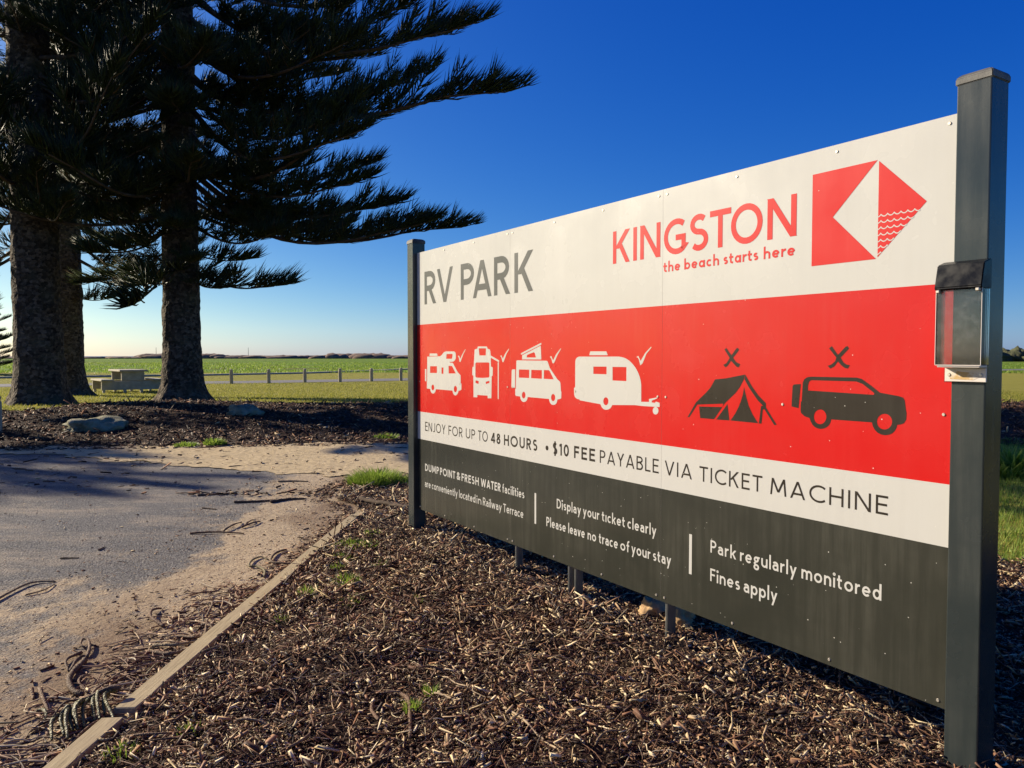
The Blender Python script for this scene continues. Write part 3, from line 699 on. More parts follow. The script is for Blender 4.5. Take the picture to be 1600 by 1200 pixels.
ICONS = {
 'campervan_icon': ('w', [[[(1519,13961),(3632,13991),(3854,14073),(4119,14235),(4295,14304),(4556,14343),(5787,14336),(5953,14268),(6035,14150),(6034,13853),(5909,13714),(5700,13622),(5490,13601),(5134,13591),(5134,13539),(5574,13526),(6317,12870),(6724,12662),(6737,12094),(6842,12097),(6840,11667),(6718,11615),(6408,11564),(6367,11452),(6293,11362),(6160,11266),(5961,11214),(5761,11249),(5636,11336),(5561,11440),(5520,11547),(2938,11557),(2882,11418),(2790,11319),(2643,11238),(2450,11205),(2255,11239),(2107,11325),(2024,11440),(1997,11548),(1431,11554),(1436,12084),(1474,12085)],[(2002,13248),(3115,13260),(3111,12755),(1979,12743)],[(4641,14153),(5561,14163),(5534,14011),(5449,13812),(4578,13810)],[(3848,13174),(4156,13178),(4135,12717),(3844,12712)],[(4936,13308),(5488,13294),(6028,12778),(4950,12757)],[(2665,11672),(2653,11605),(2620,11543),(2569,11493),(2504,11460),(2433,11447),(2362,11455),(2297,11483),(2246,11530),(2214,11589),(2203,11657),(2215,11724),(2249,11786),(2300,11836),(2365,11869),(2437,11882),(2508,11874),(2572,11845),(2622,11798),(2654,11739)],[(6195,11683),(6184,11611),(6151,11546),(6099,11493),(6034,11458),(5962,11444),(5891,11453),(5826,11483),(5774,11532),(5741,11595),(5730,11666),(5742,11738),(5776,11803),(5828,11856),(5893,11891),(5965,11904),(6037,11896),(6101,11865),(6152,11816),(6185,11753)]],[[(1130,13034),(1368,13016),(1360,12095),(1121,12105)]],[[(1945,14201),(3140,14198),(3229,14020),(1896,14012)]]]),
 'motorhome_icon': ('w', [[[(8694,14427),(8785,14472),(9072,14507),(9110,14620),(9185,14649),(10287,14638),(10359,14600),(10395,14497),(10695,14432),(10766,14322),(10808,14047),(11867,13723),(11833,13607),(10822,13901),(10835,13315),(11033,13281),(11068,13209),(11046,12734),(10926,12677),(10888,11247),(10423,11225),(10402,11398),(9062,11389),(9046,11226),(8545,11215),(8520,12673),(8366,12715),(8399,13268),(8575,13289)],[(9259,14528),(10215,14520),(10177,14048),(9332,14048)],[(8918,13577),(10536,13588),(10643,13533),(10642,12670),(10534,12594),(9735,12549),(8953,12557),(8801,12629),(8804,13500)],[(8823,12365),(9252,12327),(9229,12131),(8823,12194)],[(10173,12308),(10641,12387),(10641,12247),(10187,12153)]],[[(11688,13596),(11812,13597),(11796,11227),(11685,11229)]]]),
 'check_mark': ('w', [[[(6339,14011),(6503,14043),(6689,13816),(6973,14128),(7413,14494),(7437,14436),(7133,14147),(6769,13679),(6688,13581),(6582,13619),(6502,13854)]]]),
 'check_mark2': ('w', [[[(12004,14028),(12140,14053),(12309,13832),(12544,14117),(13009,14486),(13028,14415),(12744,14152),(12410,13654),(12309,13611),(12241,13671),(12153,13885)]]]),
 'camper_icon': ('w', [[[(13961,13743),(17140,13730),(17247,13689),(17466,13316),(18221,12670),(18449,12558),(18506,12476),(18564,11993),(18604,11978),(18594,11609),(18509,11562),(18225,11515),(18191,11399),(18117,11287),(17985,11206),(17806,11176),(17631,11200),(17514,11276),(17431,11385),(17383,11509),(15159,11523),(15108,11388),(15031,11292),(14902,11221),(14733,11191),(14577,11212),(14446,11278),(14354,11396),(14314,11521),(13848,11526),(13761,11588),(13761,11954),(13828,11993),(13894,13688)],[(14194,13183),(15329,13182),(15317,12678),(14181,12676)],[(15550,13178),(16662,13177),(16663,12665),(15532,12672)],[(16873,13187),(17349,13184),(17467,13128),(17859,12661),(16856,12670)],[(14914,11626),(14905,11563),(14877,11505),(14835,11458),(14780,11426),(14720,11413),(14660,11420),(14605,11447),(14562,11491),(14534,11547),(14524,11610),(14534,11674),(14562,11732),(14605,11779),(14659,11811),(14720,11823),(14780,11815),(14834,11788),(14877,11745),(14905,11689)],[(18007,11616),(17997,11551),(17969,11491),(17924,11443),(17868,11410),(17805,11397),(17742,11404),(17685,11431),(17640,11475),(17611,11533),(17601,11598),(17610,11664),(17639,11724),(17684,11772),(17741,11805),(17804,11818),(17867,11810),(17923,11782),(17968,11738),(17997,11681)]],[[(13354,13116),(13443,13172),(13760,13177),(13741,12033),(13443,12030),(13320,12085)]],[[(14404,14177),(16597,14792),(16598,14682),(14522,14097),(14404,14098)]],[[(14555,14051),(16537,14620),(16600,13807),(14535,13799)],[(15040,13919),(15072,14050),(15264,14121),(15799,14236),(15905,14207),(16048,13920)]]]),
 'check_mark3': ('w', [[[(17476,13963),(17610,14014),(17797,13753),(18073,14098),(18554,14464),(18555,14414),(18216,14064),(17902,13625),(17798,13574),(17728,13607),(17640,13827)]]]),
 'caravan_icon': ('w', [[[(19897,13699),(19943,13834),(20059,13929),(20243,13975),(23572,13977),(23871,13944),(24059,13902),(24216,13848),(24397,13764),(24557,13662),(24716,13541),(24845,13424),(24965,13288),(25061,13156),(25142,13014),(25204,12872),(25252,12730),(25276,12588),(25284,11736),(25860,11759),(25836,11899),(26397,12003),(26419,11958),(26040,11831),(26041,11743),(26288,11734),(26310,11797),(26443,11782),(26589,11749),(26591,11548),(25425,11531),(24814,11546),(23073,11459),(22992,11348),(22905,11266),(22749,11206),(22567,11179),(22398,11196),(22260,11256),(22164,11349),(22104,11451),(20313,11569),(20284,11621),(20053,11638),(19877,11726),(19801,11865),(19787,12239),(19892,12278)],[(21491,13440),(22603,13453),(22596,13049),(21494,13048)],[(23079,13445),(24171,13448),(24167,12733),(23085,12736)],[(22762,11637),(22752,11572),(22723,11513),(22677,11464),(22619,11432),(22555,11418),(22490,11425),(22431,11451),(22384,11495),(22353,11552),(22342,11617),(22352,11682),(22382,11742),(22428,11790),(22487,11823),(22552,11836),(22617,11829),(22675,11802),(22721,11758),(22751,11701)]],[[(21228,14259),(22572,14252),(22693,14050),(21135,14052)]],[[(26514,11368),(26505,11310),(26477,11256),(26433,11212),(26378,11182),(26316,11169),(26254,11174),(26197,11197),(26152,11236),(26123,11286),(26113,11344),(26122,11402),(26150,11456),(26194,11500),(26250,11530),(26312,11542),(26374,11537),(26430,11513),(26475,11475),(26504,11424)]]]),
 'check_mark4': ('w', [[[(24898,13952),(25053,14016),(25229,13762),(25540,14142),(25970,14468),(25993,14421),(25633,14110),(25360,13636),(25198,13546),(25102,13825),(25007,13936)]]]),
 'tent_icon': ('d', [[[(30079,12972),(30728,13037),(31751,13221),(31682,12996),(31477,12671),(31236,12405),(30908,12148),(30658,11940),(30512,11778),(30574,11920),(29030,11798),(28550,11194),(28433,11186),(28960,11904),(29566,12371),(29829,12615)]],[[(29146,11716),(30512,11765),(30044,11200),(29220,11198)]],[[(30806,11915),(30920,11206),(30175,11196)]],[[(31711,12679),(31762,12490),(31866,12177),(31969,11897),(32170,11562),(32467,11199),(30983,11210),(31248,11535),(31408,11802),(31526,12033),(31643,12358)]],[[(31768,13214),(32134,12725),(32470,12362),(32856,12054),(32859,11884),(33409,11198),(33280,11188),(32784,11802),(32701,11782),(32640,11193),(32506,11192),(32611,11932),(32706,11944),(32434,12157),(32198,12413),(31958,12688),(31722,13023)]]]),
 'cross_mark': ('d', [[[(30607,14291),(30711,14355),(30999,14039),(31271,14334),(31340,14359),(31427,14275),(31092,13933),(31259,13750),(31492,13656),(31405,13518),(31282,13548),(30978,13804),(30805,13592),(30680,13509),(30543,13622),(30720,13688),(30905,13923)]]]),
 'car_icon': ('d', [[[(34146,12810),(34209,12876),(34525,12902),(34436,11941),(34109,11993)]],[[(34616,12968),(34687,13095),(34813,13177),(34994,13203),(36931,13211),(37124,13172),(37505,12935),(37848,12693),(38565,12598),(38711,12554),(38770,12459),(38820,12113),(38844,12031),(38834,11793),(38756,11662),(38642,11611),(38511,11587),(38484,11472),(38427,11369),(38340,11277),(38222,11215),(38073,11182),(37921,11192),(37783,11250),(37674,11342),(37600,11461),(37561,11603),(35898,11598),(35872,11480),(35805,11368),(35713,11285),(35593,11226),(35453,11196),(35312,11207),(35187,11250),(35085,11329),(35004,11449),(34948,11585),(34729,11634),(34562,11749),(34534,11858),(34543,12207),(34580,12225)],[(34858,12661),(34855,12849),(34907,13007),(34996,13066),(36902,13069),(37175,12983),(37618,12678),(37635,12636),(37604,12605)],[(35689,11682),(35684,11619),(35665,11558),(35633,11502),(35591,11454),(35540,11416),(35483,11391),(35422,11380),(35361,11382),(35302,11399),(35249,11429),(35205,11471),(35171,11523),(35149,11582),(35141,11645),(35147,11709),(35167,11771),(35199,11828),(35242,11875),(35294,11912),(35352,11937),(35413,11948),(35474,11944),(35532,11927),(35584,11896),(35628,11854),(35661,11802),(35682,11744)],[(38323,11687),(38317,11624),(38298,11564),(38265,11509),(38221,11461),(38168,11424),(38108,11398),(38045,11386),(37981,11388),(37920,11404),(37864,11433),(37818,11474),(37782,11525),(37760,11583),(37751,11646),(37757,11709),(37778,11770),(37811,11826),(37856,11874),(37910,11911),(37971,11935),(38035,11946),(38098,11943),(38159,11927),(38213,11897),(38259,11856),(38293,11805),(38315,11748)]]]),
 'cross_mark2': ('d', [[[(35766,14295),(35878,14385),(36144,14051),(36456,14349),(36537,14378),(36604,14288),(36257,13946),(36383,13767),(36493,13693),(36648,13665),(36568,13536),(36436,13558),(36285,13661),(36149,13801),(36000,13613),(35831,13526),(35709,13634),(35862,13678),(36030,13810),(36079,13946)]]]),
}


# ------------------------------------------------------------------ the sign
SRZ = math.atan2(-0.8422026, 0.53916119)
sign = empty('information_sign', (-0.72151692, 5.94215714, 0.0), SRZ)
tag(sign, 'large red, white and charcoal camping information board between two dark square posts', 'sign')
SM = Matrix.Translation(sign.location) @ Matrix.Rotation(SRZ, 4, 'Z')
PU = [-0.020, 1.316, 2.673, 4.046]
VB, VT = 0.214, 2.192
BANDS = [(VB, 0.7615, 2), (0.7615, 0.973, 0), (0.973, 1.641, 1), (1.641, VT, 0)]
for i in range(3):
    u0, u1 = PU[i] + (0.0005 if i else 0), PU[i + 1] - 0.0005
    V = []; F = []; mi = []
    for (a, b, m) in BANDS:
        k = len(V); V += [(u0, 0, a), (u1, 0, a), (u1, 0, b), (u0, 0, b)]; F.append((k, k + 1, k + 2, k + 3)); mi.append(m)
    k = len(V)
    V += [(u0, 0, VB), (u1, 0, VB), (u1, 0, VT), (u0, 0, VT), (u0, .004, VB), (u1, .004, VB), (u1, .004, VT), (u0, .004, VT)]
    F += [(k, k + 4, k + 5, k + 1), (k + 1, k + 5, k + 6, k + 2), (k + 2, k + 6, k + 7, k + 3), (k + 3, k + 7, k + 4, k)]; mi += [3] * 4
    F.append((k + 5, k + 4, k + 7, k + 6)); mi.append(4)
    obj('panel', mesh_py('panel', V, F, mat_idx=mi), sign, [M['white_print'], M['red_print'], M['dark_print'], M['edge'], M['back']])

def post_part(u0, u1, y0, y1):
    p = obj('post', bm_mesh('post', box_bm(u0, u1, y0, y1, -0.4, 2.282, 0.004, 2), False), sign, M['post'])
    b = bmesh.new(); g = 0.004; zz = [(2.268, g, 0), (2.290, g, 0), (2.300, -0.004, 0), (2.306, -0.020, 0)]
    for (z, e, _) in zz:
        for (x, y) in ((u0 - e, y0 - e), (u1 + e, y0 - e), (u1 + e, y1 + e), (u0 - e, y1 + e)): b.verts.new((x, y, z))
    b.verts.ensure_lookup_table(); v = b.verts
    for r in range(3):
        for k in range(4): b.faces.new((v[r * 4 + k], v[r * 4 + (k + 1) % 4], v[r * 4 + 4 + (k + 1) % 4], v[r * 4 + 4 + k]))
    b.faces.new((v[12], v[13], v[14], v[15])); b.faces.new((v[3], v[2], v[1], v[0]))
    bmesh.ops.bevel(b, geom=[e for e in b.edges], offset=0.003, segments=2, affect='EDGES')
    obj('post_cap', bm_mesh('post_cap', b), p, M['cap'])
post_part(-0.122, -0.021, -0.035, 0.068)
post_part(4.052, 4.158, -0.035, 0.072)
for u in (1.372, 1.925, 1.985, 2.71):
    V, F = tube_arrays([(u, 0.032, -0.3), (u, 0.032, 2.12)], [0.025, 0.025], 14)
    obj('support_pipe', mesh_py('support_pipe', V, F, smooth=True), sign, M['pipe'])
for z in (0.30, 1.2, 2.08):
    obj('rail', bm_mesh('rail', box_bm(-0.02, 4.05, 0.0605, 0.09, z - 0.02, z + 0.02, 0.002)), sign, M['pipe'])

# screws
b = bmesh.new()
bmesh.ops.create_cone(b, cap_ends=True, segments=10, radius1=0.0062, radius2=0.0048, depth=0.003, matrix=Matrix.Translation((0, -0.0015, 0)) @ Matrix.Rotation(R(90), 4, 'X'))
screw_me = bm_mesh('screw', b); screw_me.materials.append(M['screw'])
spots = []
for v in (0.236, 2.166): spots += [(u, v) for u in (0.02, 0.43, 0.86, 1.287, 1.345, 1.79, 2.226, 2.645, 2.70, 3.12, 3.597, 4.012)]
spots += [(u, 1.205) for u in (0.02, 0.66, 1.287, 1.345, 1.99, 2.645, 2.70, 3.368, 4.012)]
for (u, v) in spots:
    s_ = bpy.data.objects.new('screw', screw_me); link(s_, sign); s_.location = (u, 0.0, v)

# lettering
def line(words, v0, cap, stroke, mat, label, gap=0.15):
    vn = Vinyl()
    for (t, u0, u1, *st) in words: vn.word(t, u0, u1, v0, cap, st[0] if st else stroke, gap=gap)
    tag(vn.build('lettering', sign, mat, label), kind='stuff')
def letters(words, v0, cap, stroke, mat, gap=0.15):
    """big words: every letter is a part of its own"""
    for (t, u0, u1, *st) in words:
        st_ = st[0] if st else stroke; w = st_ / cap; x = 0.0; items = []
        for ch in t: W, L = glyph(ch, w); items.append((ch, x, W)); x += W + gap
        tot = x - gap; k = ((u1 - u0) - st_) / ((tot - w) * cap) if tot - w > 1e-6 else 1.0
        for ch, a, W in items:
            vn = Vinyl(); l0 = u0 + a * cap * k; vn.word(ch, l0, l0 + (W - w) * cap * k + st_, v0, cap, st_)
            vn.build('letter', sign, mat)
letters([('R', .109, .297), ('V', .318, .560), ('P', .678, .862), ('A', .849, 1.090), ('R', 1.123, 1.312), ('K', 1.366, 1.565)], 1.791, 0.246, 0.041, M['grey_vinyl'])
letters([('K', 2.307, 2.433), ('I', 2.463, 2.490), ('N', 2.514, 2.656), ('G', 2.680, 2.822), ('S', 2.848, 2.960), ('T', 2.972, 3.088), ('O', 3.090, 3.258), ('N', 3.282, 3.423)], 1.876, 0.166, 0.0265, M['red_vinyl'])
line([('the', 2.679, 2.788), ('beqch', 2.815, 3.024), ('stqrts', 3.050, 3.237), ('here', 3.265, 3.417)], 1.7995, 0.0485, 0.0088, M['red_vinyl'], 'small red lettering the beach starts here', 0.10)
LB = 0.0125
letters([('ENJOY', .111, .441), ('FOR', .490, .697), ('UP', .746, .874), ('TO', .915, 1.041), ('48', 1.084, 1.199, LB), ('HOURS', 1.244, 1.618, LB), 
      ('$10', 1.778, 1.932, LB), ('FEE', 1.981, 2.163, LB), ('PAYABLE', 2.207, 2.654), ('VIA', 2.697, 2.873), ('TICKET', 2.921, 3.271), ('MACHINE', 3.313, 3.821)],
     0.8325, 0.0685, 0.0082, M['dark_vinyl'], 0.19)
LD = 0.0098; ST = 0.0078
line([('DUMP', .108, .337, LD), ('POINT', .356, .590, LD), ('&', .613, .664, LD), ('FRESH', .684, .923, LD), ('WATER', .952, 1.203, LD), ('facilities', 1.225, 1.479, .0078)], 0.526, 0.0545, LD, M['white_vinyl'], 'white lettering DUMP POINT & FRESH WATER facilities')
line([('are', .104, .201), ('conveniently', .221, .624), ('located', .647, .877), ('in', .895, .956), ('Railway', .978, 1.215), ('Terrace', 1.235, 1.469)], 0.402, 0.0545, 0.0070, M['white_vinyl'], 'white lettering are conveniently located in Railway Terrace', 0.13)
line([('Display', 1.818, 2.045), ('your', 2.064, 2.205), ('t\u0131cket', 2.226, 2.412), ('clearly', 2.431, 2.642)], 0.5235, 0.0555, .0080, M['white_vinyl'], 'white lettering Display your ticket clearly')
line([('Please', 1.715, 1.906), ('leave', 1.929, 2.080), ('no', 2.105, 2.178), ('trace', 2.202, 2.357), ('of', 2.377, 2.448), ('your', 2.463, 2.602), ('stay', 2.620, 2.744)], 0.4005, 0.0555, .0080, M['white_vinyl'], 'white lettering Please leave no trace of your stay')
line([('Park', 2.991, 3.137), ('regularly', 3.159, 3.445), ('monitored', 3.468, 3.804)], 0.5200, 0.0565, .0080, M['white_vinyl'], 'white lettering Park regularly monitored')
line([('Fines', 2.991, 3.160), ('apply', 3.181, 3.354)], 0.3910, 0.0575, .0080, M['white_vinyl'], 'white lettering Fines apply')
for u in (1.5995, 2.869):
    vn = Vinyl(); vn.poly([(u - .0085, .392), (u + .0085, .392), (u + .0085, .578), (u - .0085, .578)], -0.0006); vn.build('divider_bar', sign, M['white_vinyl'])

vn = Vinyl(); vn.loops([arc(1.719, .862, .0145, .0145, 0, 360, 14)[:-1]], -0.0006); vn.build('bullet_dot', sign, M['dark_vinyl'])

# pictograms
cnt = {}
for key, (colr, shapes) in ICONS.items():
    vn = Vinyl()
    for sh in shapes: vn.loops([[(p[0] / 1e4, p[1] / 1e4) for p in lp] for lp in sh], -0.0006)
    vn.build(key.rstrip('234'), sign, M['white_vinyl'] if colr == 'w' else M['dark_vinyl'])

# logo: notched red square and a red triangle cut by white waves
vn = Vinyl(); vn.loops([[(3.494, 1.7485), (3.761, 1.7485), (3.584, 1.924), (3.761, 2.100), (3.494, 2.100)]], -0.0006)
vn.build('logo', sign, M['red_vinyl'])
vn = Vinyl(); vn.loops([[(3.7665, 1.754), (3.941, 1.924), (3.7665, 2.096)]], -0.0006)
lg = vn.build('logo', sign, M['red_vinyl'])
vn = Vinyl()
for k in range(7):
    v = 1.900 - k * 0.0222; umax = 3.941 - (1.924 - v) * (0.1745 / 0.170) + 0.004
    pts = []; u = 3.7655; per = 0.0245
    N_ = int((umax - u) / per * 8)
    for i in range(N_ + 1):
        uu = u + per * i / 8; ph = (i / 8 + 0.5) % 1.0
        pts.append((uu, v + 0.0075 * (4 * (ph - 0.5) ** 2) - 0.003))
    if len(pts) > 2: vn.ribbon(pts, 0.0036, -0.0009)
vn.build('wave_lines', lg, M['white_print'])

# ------------------------------------------------------------------ leaflet holder on the near post
holder = empty('leaflet_holder', SM @ Vector((4.10, -0.036, 1.30)), SRZ)
tag(holder, 'clear acrylic leaflet box with a black lid, fixed to the near sign post', 'leaflet holder')
hb = lambda name, mat, *a, bev=0.001, label=None: obj(name, bm_mesh(name, box_bm(*a, bev)), holder, M[mat])
# local frame: x along the sign, -y out from the post; origin at u=4.10, z=1.30
hb('back_plate', 'acrylic', -0.068, 0.068, -0.006, -0.003, 0.015, 0.40)
hb('front_plate', 'acrylic', -0.068, 0.068, -0.056, -0.053, 0.072, 0.312)
hb('side_plate', 'acrylic', -0.0705, -0.0681, -0.056, -0.004, 0.072, 0.312)
hb('side_plate', 'acrylic', 0.0681, 0.0705, -0.056, -0.004, 0.072, 0.312)
hb('base_plate', 'perspex', -0.066, 0.066, -0.0525, -0.0065, 0.064, 0.071)
for x in (-.0705, .0705): hb('edge_highlight', 'perspex', x - .0008, x + .0008, -.0575, -.0562, .072, .312, bev=0)  # pale strips added to stand in for highlights along the acrylic edges
hb('edge_highlight', 'perspex', -.0705, .0705, -.0572, -.0562, .0705, .0725, bev=0)  # same painted highlight along the bottom front edge
V = [(-.073, -.012, .405), (.073, -.012, .405), (-.073, -.050, .392), (.073, -.050, .392), (-.073, -.066, .318), (.073, -.066, .318), (-.073, -.062, .310), (.073, -.062, .310), (-.073, -.003, .310), (.073, -.003, .310), (-.073, -.003, .405), (.073, -.003, .405)]
F = [(10, 11, 1, 0), (0, 1, 3, 2), (2, 3, 5, 4), (4, 5, 7, 6), (6, 7, 9, 8), (8, 9, 11, 10), (0, 2, 4, 6, 8, 10), (11, 9, 7, 5, 3, 1)]
me = mesh_py('lid', V, F); b = bmesh.new(); b.from_mesh(me); bmesh.ops.recalc_face_normals(b, faces=b.faces); bmesh.ops.bevel(b, geom=list(b.edges), offset=0.003, segments=2, affect='EDGES'); b.to_mesh(me); b.free()
obj('lid', me, holder, M['black'])
for x in (-.06, .062): obj('hinge', bm_mesh('hinge', box_bm(x - .006, x + .006, -.070, -.056, .302, .312, .002)), holder, M['screw'])
hb('mounting_bracket', 'perspex', -0.062, 0.066, -0.012, -0.0065, 0.018, 0.062)
me = mesh_py('adhesive_patch', [(-.045, -.0128, .026), (.028, -.0128, .024), (.046, -.0128, .034), (.036, -.0128, .047), (-.010, -.0128, .050), (-.030, -.0128, .055), (-.048, -.0128, .040)], [tuple(range(7))])
obj('adhesive_patch', me, holder, M['adhesive'])
for x in (-.048, .050):
    s_ = bpy.data.objects.new('screw', screw_me); link(s_, holder); s_.location = (x, -0.0122, 0.04)

# ------------------------------------------------------------------ timber edging
def board(name, pts, width, z0, z1, label=None, ragged=0.0):
    P = [Vector(p) for p in pts]; Lf = []; Rt = []
    Q = [P[0]]
    for a, b_ in zip(P[:-1], P[1:]):
        m = max(1, int((b_ - a).length / 0.12))
        for i in range(1, m + 1): Q.append(a.lerp(b_, i / m))
    for i, p in enumerate(Q):
        t = (Q[min(i + 1, len(Q) - 1)] - Q[max(i - 1, 0)]).normalized(); nn = Vector((-t.y, t.x)) * width / 2
        j = lambda: (random.random() - .5) * ragged
        Lf.append(p + nn * (1 + j())); Rt.append(p - nn * (1 + j()))
    n_ = len(Q); V = []; F = []
    for i in range(n_):
        dz = 0.006 * fbm(Q[i].x, Q[i].y, 0.7, 3)
        V += [(Lf[i].x, Lf[i].y, z1 + dz), (Rt[i].x, Rt[i].y, z1 + dz + 0.004), (Rt[i].x, Rt[i].y, z0), (Lf[i].x, Lf[i].y, z0)]
    for i in range(n_ - 1):
        for k in range(4): F.append((4 * i + k, 4 * i + (k + 1) % 4, 4 * i + 4 + (k + 1) % 4, 4 * i + 4 + k))
    F += [(3, 2, 1, 0), tuple(4 * (n_ - 1) + k for k in range(4))]
    me = mesh_py(name, V, F); b = bmesh.new(); b.from_mesh(me); bmesh.ops.recalc_face_normals(b, faces=b.faces)
    bmesh.ops.bevel(b, geom=[e for e in b.edges if e.calc_length() > 0.05 and e.calc_face_angle(0) > 0.8], offset=0.004, segments=1, affect='EDGES')
    b.to_mesh(me); b.free()
    return obj(name, me, None, M['timber'])
e = board('timber_edging', [(-1.500, 2.93), (-1.43, 4.6), (-1.345, 6.60)], 0.088, -0.06, 0.040, ragged=0.10)
tag(e, 'long weathered timber board edging the mulch bed, from the green frond upwards', 'timber edging', 'timber edging boards')
e = board('timber_edging', [(-1.56, 1.2), (-1.520, 2.3), (-1.508, 2.86)], 0.086, -0.06, 0.036, ragged=0.06)
tag(e, 'short weathered timber board at the bottom edge, nearest end of the edging', 'timber edging', 'timber edging boards')
e = board('timber_edging', [(-1.335, 6.62), (-1.24, 6.74), (-1.06, 6.70)], 0.075, -0.06, 0.038, ragged=0.15)
tag(e, 'stub of timber edging turning towards the far sign post', 'timber edging', 'timber edging boards')

# ------------------------------------------------------------------ bark chips (nobody could count them)
def chips(name, C, Ls, zf, tones, flat=0.35, wmax=0.013, hup=0.006):
    m = len(C)
    yaw = rng.uniform(0, 2 * np.pi, m); pit = rng.normal(0, flat, m); rol = rng.uniform(0, 2 * np.pi, m)
    sl_ = rng.random(m) < 0.4
    Wd = Ls * np.where(sl_, rng.uniform(0.05, 0.13, m), rng.uniform(0.18, 0.5, m)); Ls = Ls * np.where(sl_, 1.5, 0.9); Wd = np.minimum(Wd, wmax); Th = np.minimum(Wd * rng.uniform(0.15, 0.4, m), 0.005)
    base = np.array([[-.5, -.5, -.5], [-.5, .5, -.4], [-.44, .1, .5], [.5, -.35, -.5], [.46, .5, -.3], [.5, 0., .5]])
    Vl = base[None] * np.stack([Ls, Wd, Th], -1)[:, None, :]
    Vl = Vl * rng.uniform(0.75, 1.25, (m, 6, 1))
    c, s = np.cos(rol * .25), np.sin(rol * .25)
    y = Vl[..., 1] * c[:, None] - Vl[..., 2] * s[:, None]; z = Vl[..., 1] * s[:, None] + Vl[..., 2] * c[:, None]; x = Vl[..., 0]
    c, s = np.cos(pit), np.sin(pit); x2 = x * c[:, None] + z * s[:, None]; z2 = -x * s[:, None] + z * c[:, None]
    c, s = np.cos(yaw), np.sin(yaw); x3 = x2 * c[:, None] - y * s[:, None]; y3 = x2 * s[:, None] + y * c[:, None]
    lift = np.abs(z2).max(1) * rng.uniform(0.2, 1.0, m) + hup * rng.uniform(0, 1, m) ** 2
    V = np.stack([x3 + C[:, None, 0], y3 + C[:, None, 1], z2 + (zf + lift)[:, None]], -1).reshape(-1, 3)
    t = np.array([[0, 2, 1], [3, 4, 5], [0, 1, 4], [0, 4, 3], [1, 2, 5], [1, 5, 4], [2, 0, 3], [2, 3, 5]])
    T = (t[None] + (np.arange(m) * 6)[:, None, None]).reshape(-1, 3)
    return obj(name, mesh_np(name, V, T, np.repeat(tones, 6)), None, M['chips'])

def scatter(n_, x0, x1, y0, y1, inside, bias=0.0, ycen=2.0):
    out = []
    while len(out) < n_:
        x = random.uniform(x0, x1); y = random.uniform(y0, y1)
        if bias and random.random() > (ycen / max(y, ycen)) ** bias: continue
        if not inside(x, y): continue
        out.append((x, y))
    return out
def in_view(x, y, mg=1.6): return abs(x) < y * 0.70 + mg and y > 1.4
P = scatter(175000, -2.2, 6.5, 1.5, 9.2, lambda x, y: in_bed(x, y) and in_view(x, y, 1.0) and random.random() < .75 + .8 * fbm(x, y, 3.0, 21, 3), 1.25, 2.3)
C = np.array(P); zf = np.array([bed_z(*p) for p in P])
Ls = np.clip(rng.lognormal(math.log(0.0145), 0.62, len(C)), 0.004, 0.08) * np.exp(np.array([0.55 * fbm(x, y, 1.3, 31, 3) for x, y in P])) * (1 + 0.14 * (C[:, 1] - 2.5))
tag(chips('bark_mulch', C, Ls, zf, np.where(rng.random(len(C)) < 0.24, rng.uniform(.76, 1.0, len(C)), rng.beta(1.2, 1.8, len(C))), 0.42, 0.014, 0.022), kind='stuff')
P = scatter(420, -2.0, 5.0, 1.7, 7.5, lambda x, y: in_bed(x, y) and in_view(x, y, 1.0) and fbm(x, y, 1.4, 41, 3) > -.1, 1.2, 2.3)
C = np.array(P); zf = np.array([bed_z(*p) for p in P]) + 0.006
tag(chips('bark_slabs', C, rng.uniform(.035, .085, len(C)), zf, rng.uniform(.25, .74, len(C)), 0.22, 0.026, 0.012), kind='stuff')
# chips kicked over the board on to the dirt
P = scatter(5200, -2.4, -1.2, 1.6, 8.6, lambda x, y: (bed_left(y) - 0.10 - random.expovariate(1 / (0.16 if y < 4.6 else 0.07))) < x < bed_left(y) - 0.06)
C = np.array(P); Ls = np.clip(rng.lognormal(math.log(0.022), 0.5, len(C)), 0.008, 0.07)
tag(chips('spilled_bark_chips', C, Ls, np.full(len(C), 0.004), rng.beta(1.5, 1.7, len(C)), 0.15), kind='stuff')
P = scatter(42000, -17, 16, 11.3, 19.3, lambda x, y: in_mound(x, y) and in_view(x, y, 1.5), 0.8, 12)
C = np.array(P); zf = np.array([mound_z(*p) for p in P])
Ls = np.clip(rng.lognormal(math.log(0.055), 0.5, len(C)), 0.02, 0.2)
tag(chips('mound_bark_mulch', C, Ls, zf, rng.beta(1.1, 2.4, len(C)), 0.35, 0.03), kind='stuff')
# line of debris along the foot of the mound and strewn over sand and asphalt
P = scatter(5000, -14, 3.0, 7.6, 12.8, lambda x, y: in_view(x, y, 1) and random.random() < (1.0 if abs(y - mound_front(x)) < 0.35 else (0.5 if abs(y - 8.0 - 0.12 * x) < 0.25 and x > -3.4 else 0.06)))
C = np.array(P); Ls = np.clip(rng.lognormal(math.log(0.045), 0.55, len(C)), 0.015, 0.16)
tag(chips('ground_debris', C, Ls, np.array([float(gz(*p)) + 0.012 for p in P]), rng.beta(1.2, 2.2, len(C)), 0.1, 0.02), kind='stuff')
P = scatter(15000, -7, -1.3, 1.8, 8.5, lambda x, y: in_view(x, y, 1) and x < bed_left(y) - 0.05 and random.random() < 0.15 + 0.85 * (x > -2.9))
C = np.array(P); Ls = np.clip(rng.lognormal(math.log(0.0068), 0.6, len(C)), 0.003, 0.03)
tag(chips('loose_grit', C, Ls, np.full(len(C), 0.004), rng.beta(1.6, 1.3, len(C)), 0.1), kind='stuff')

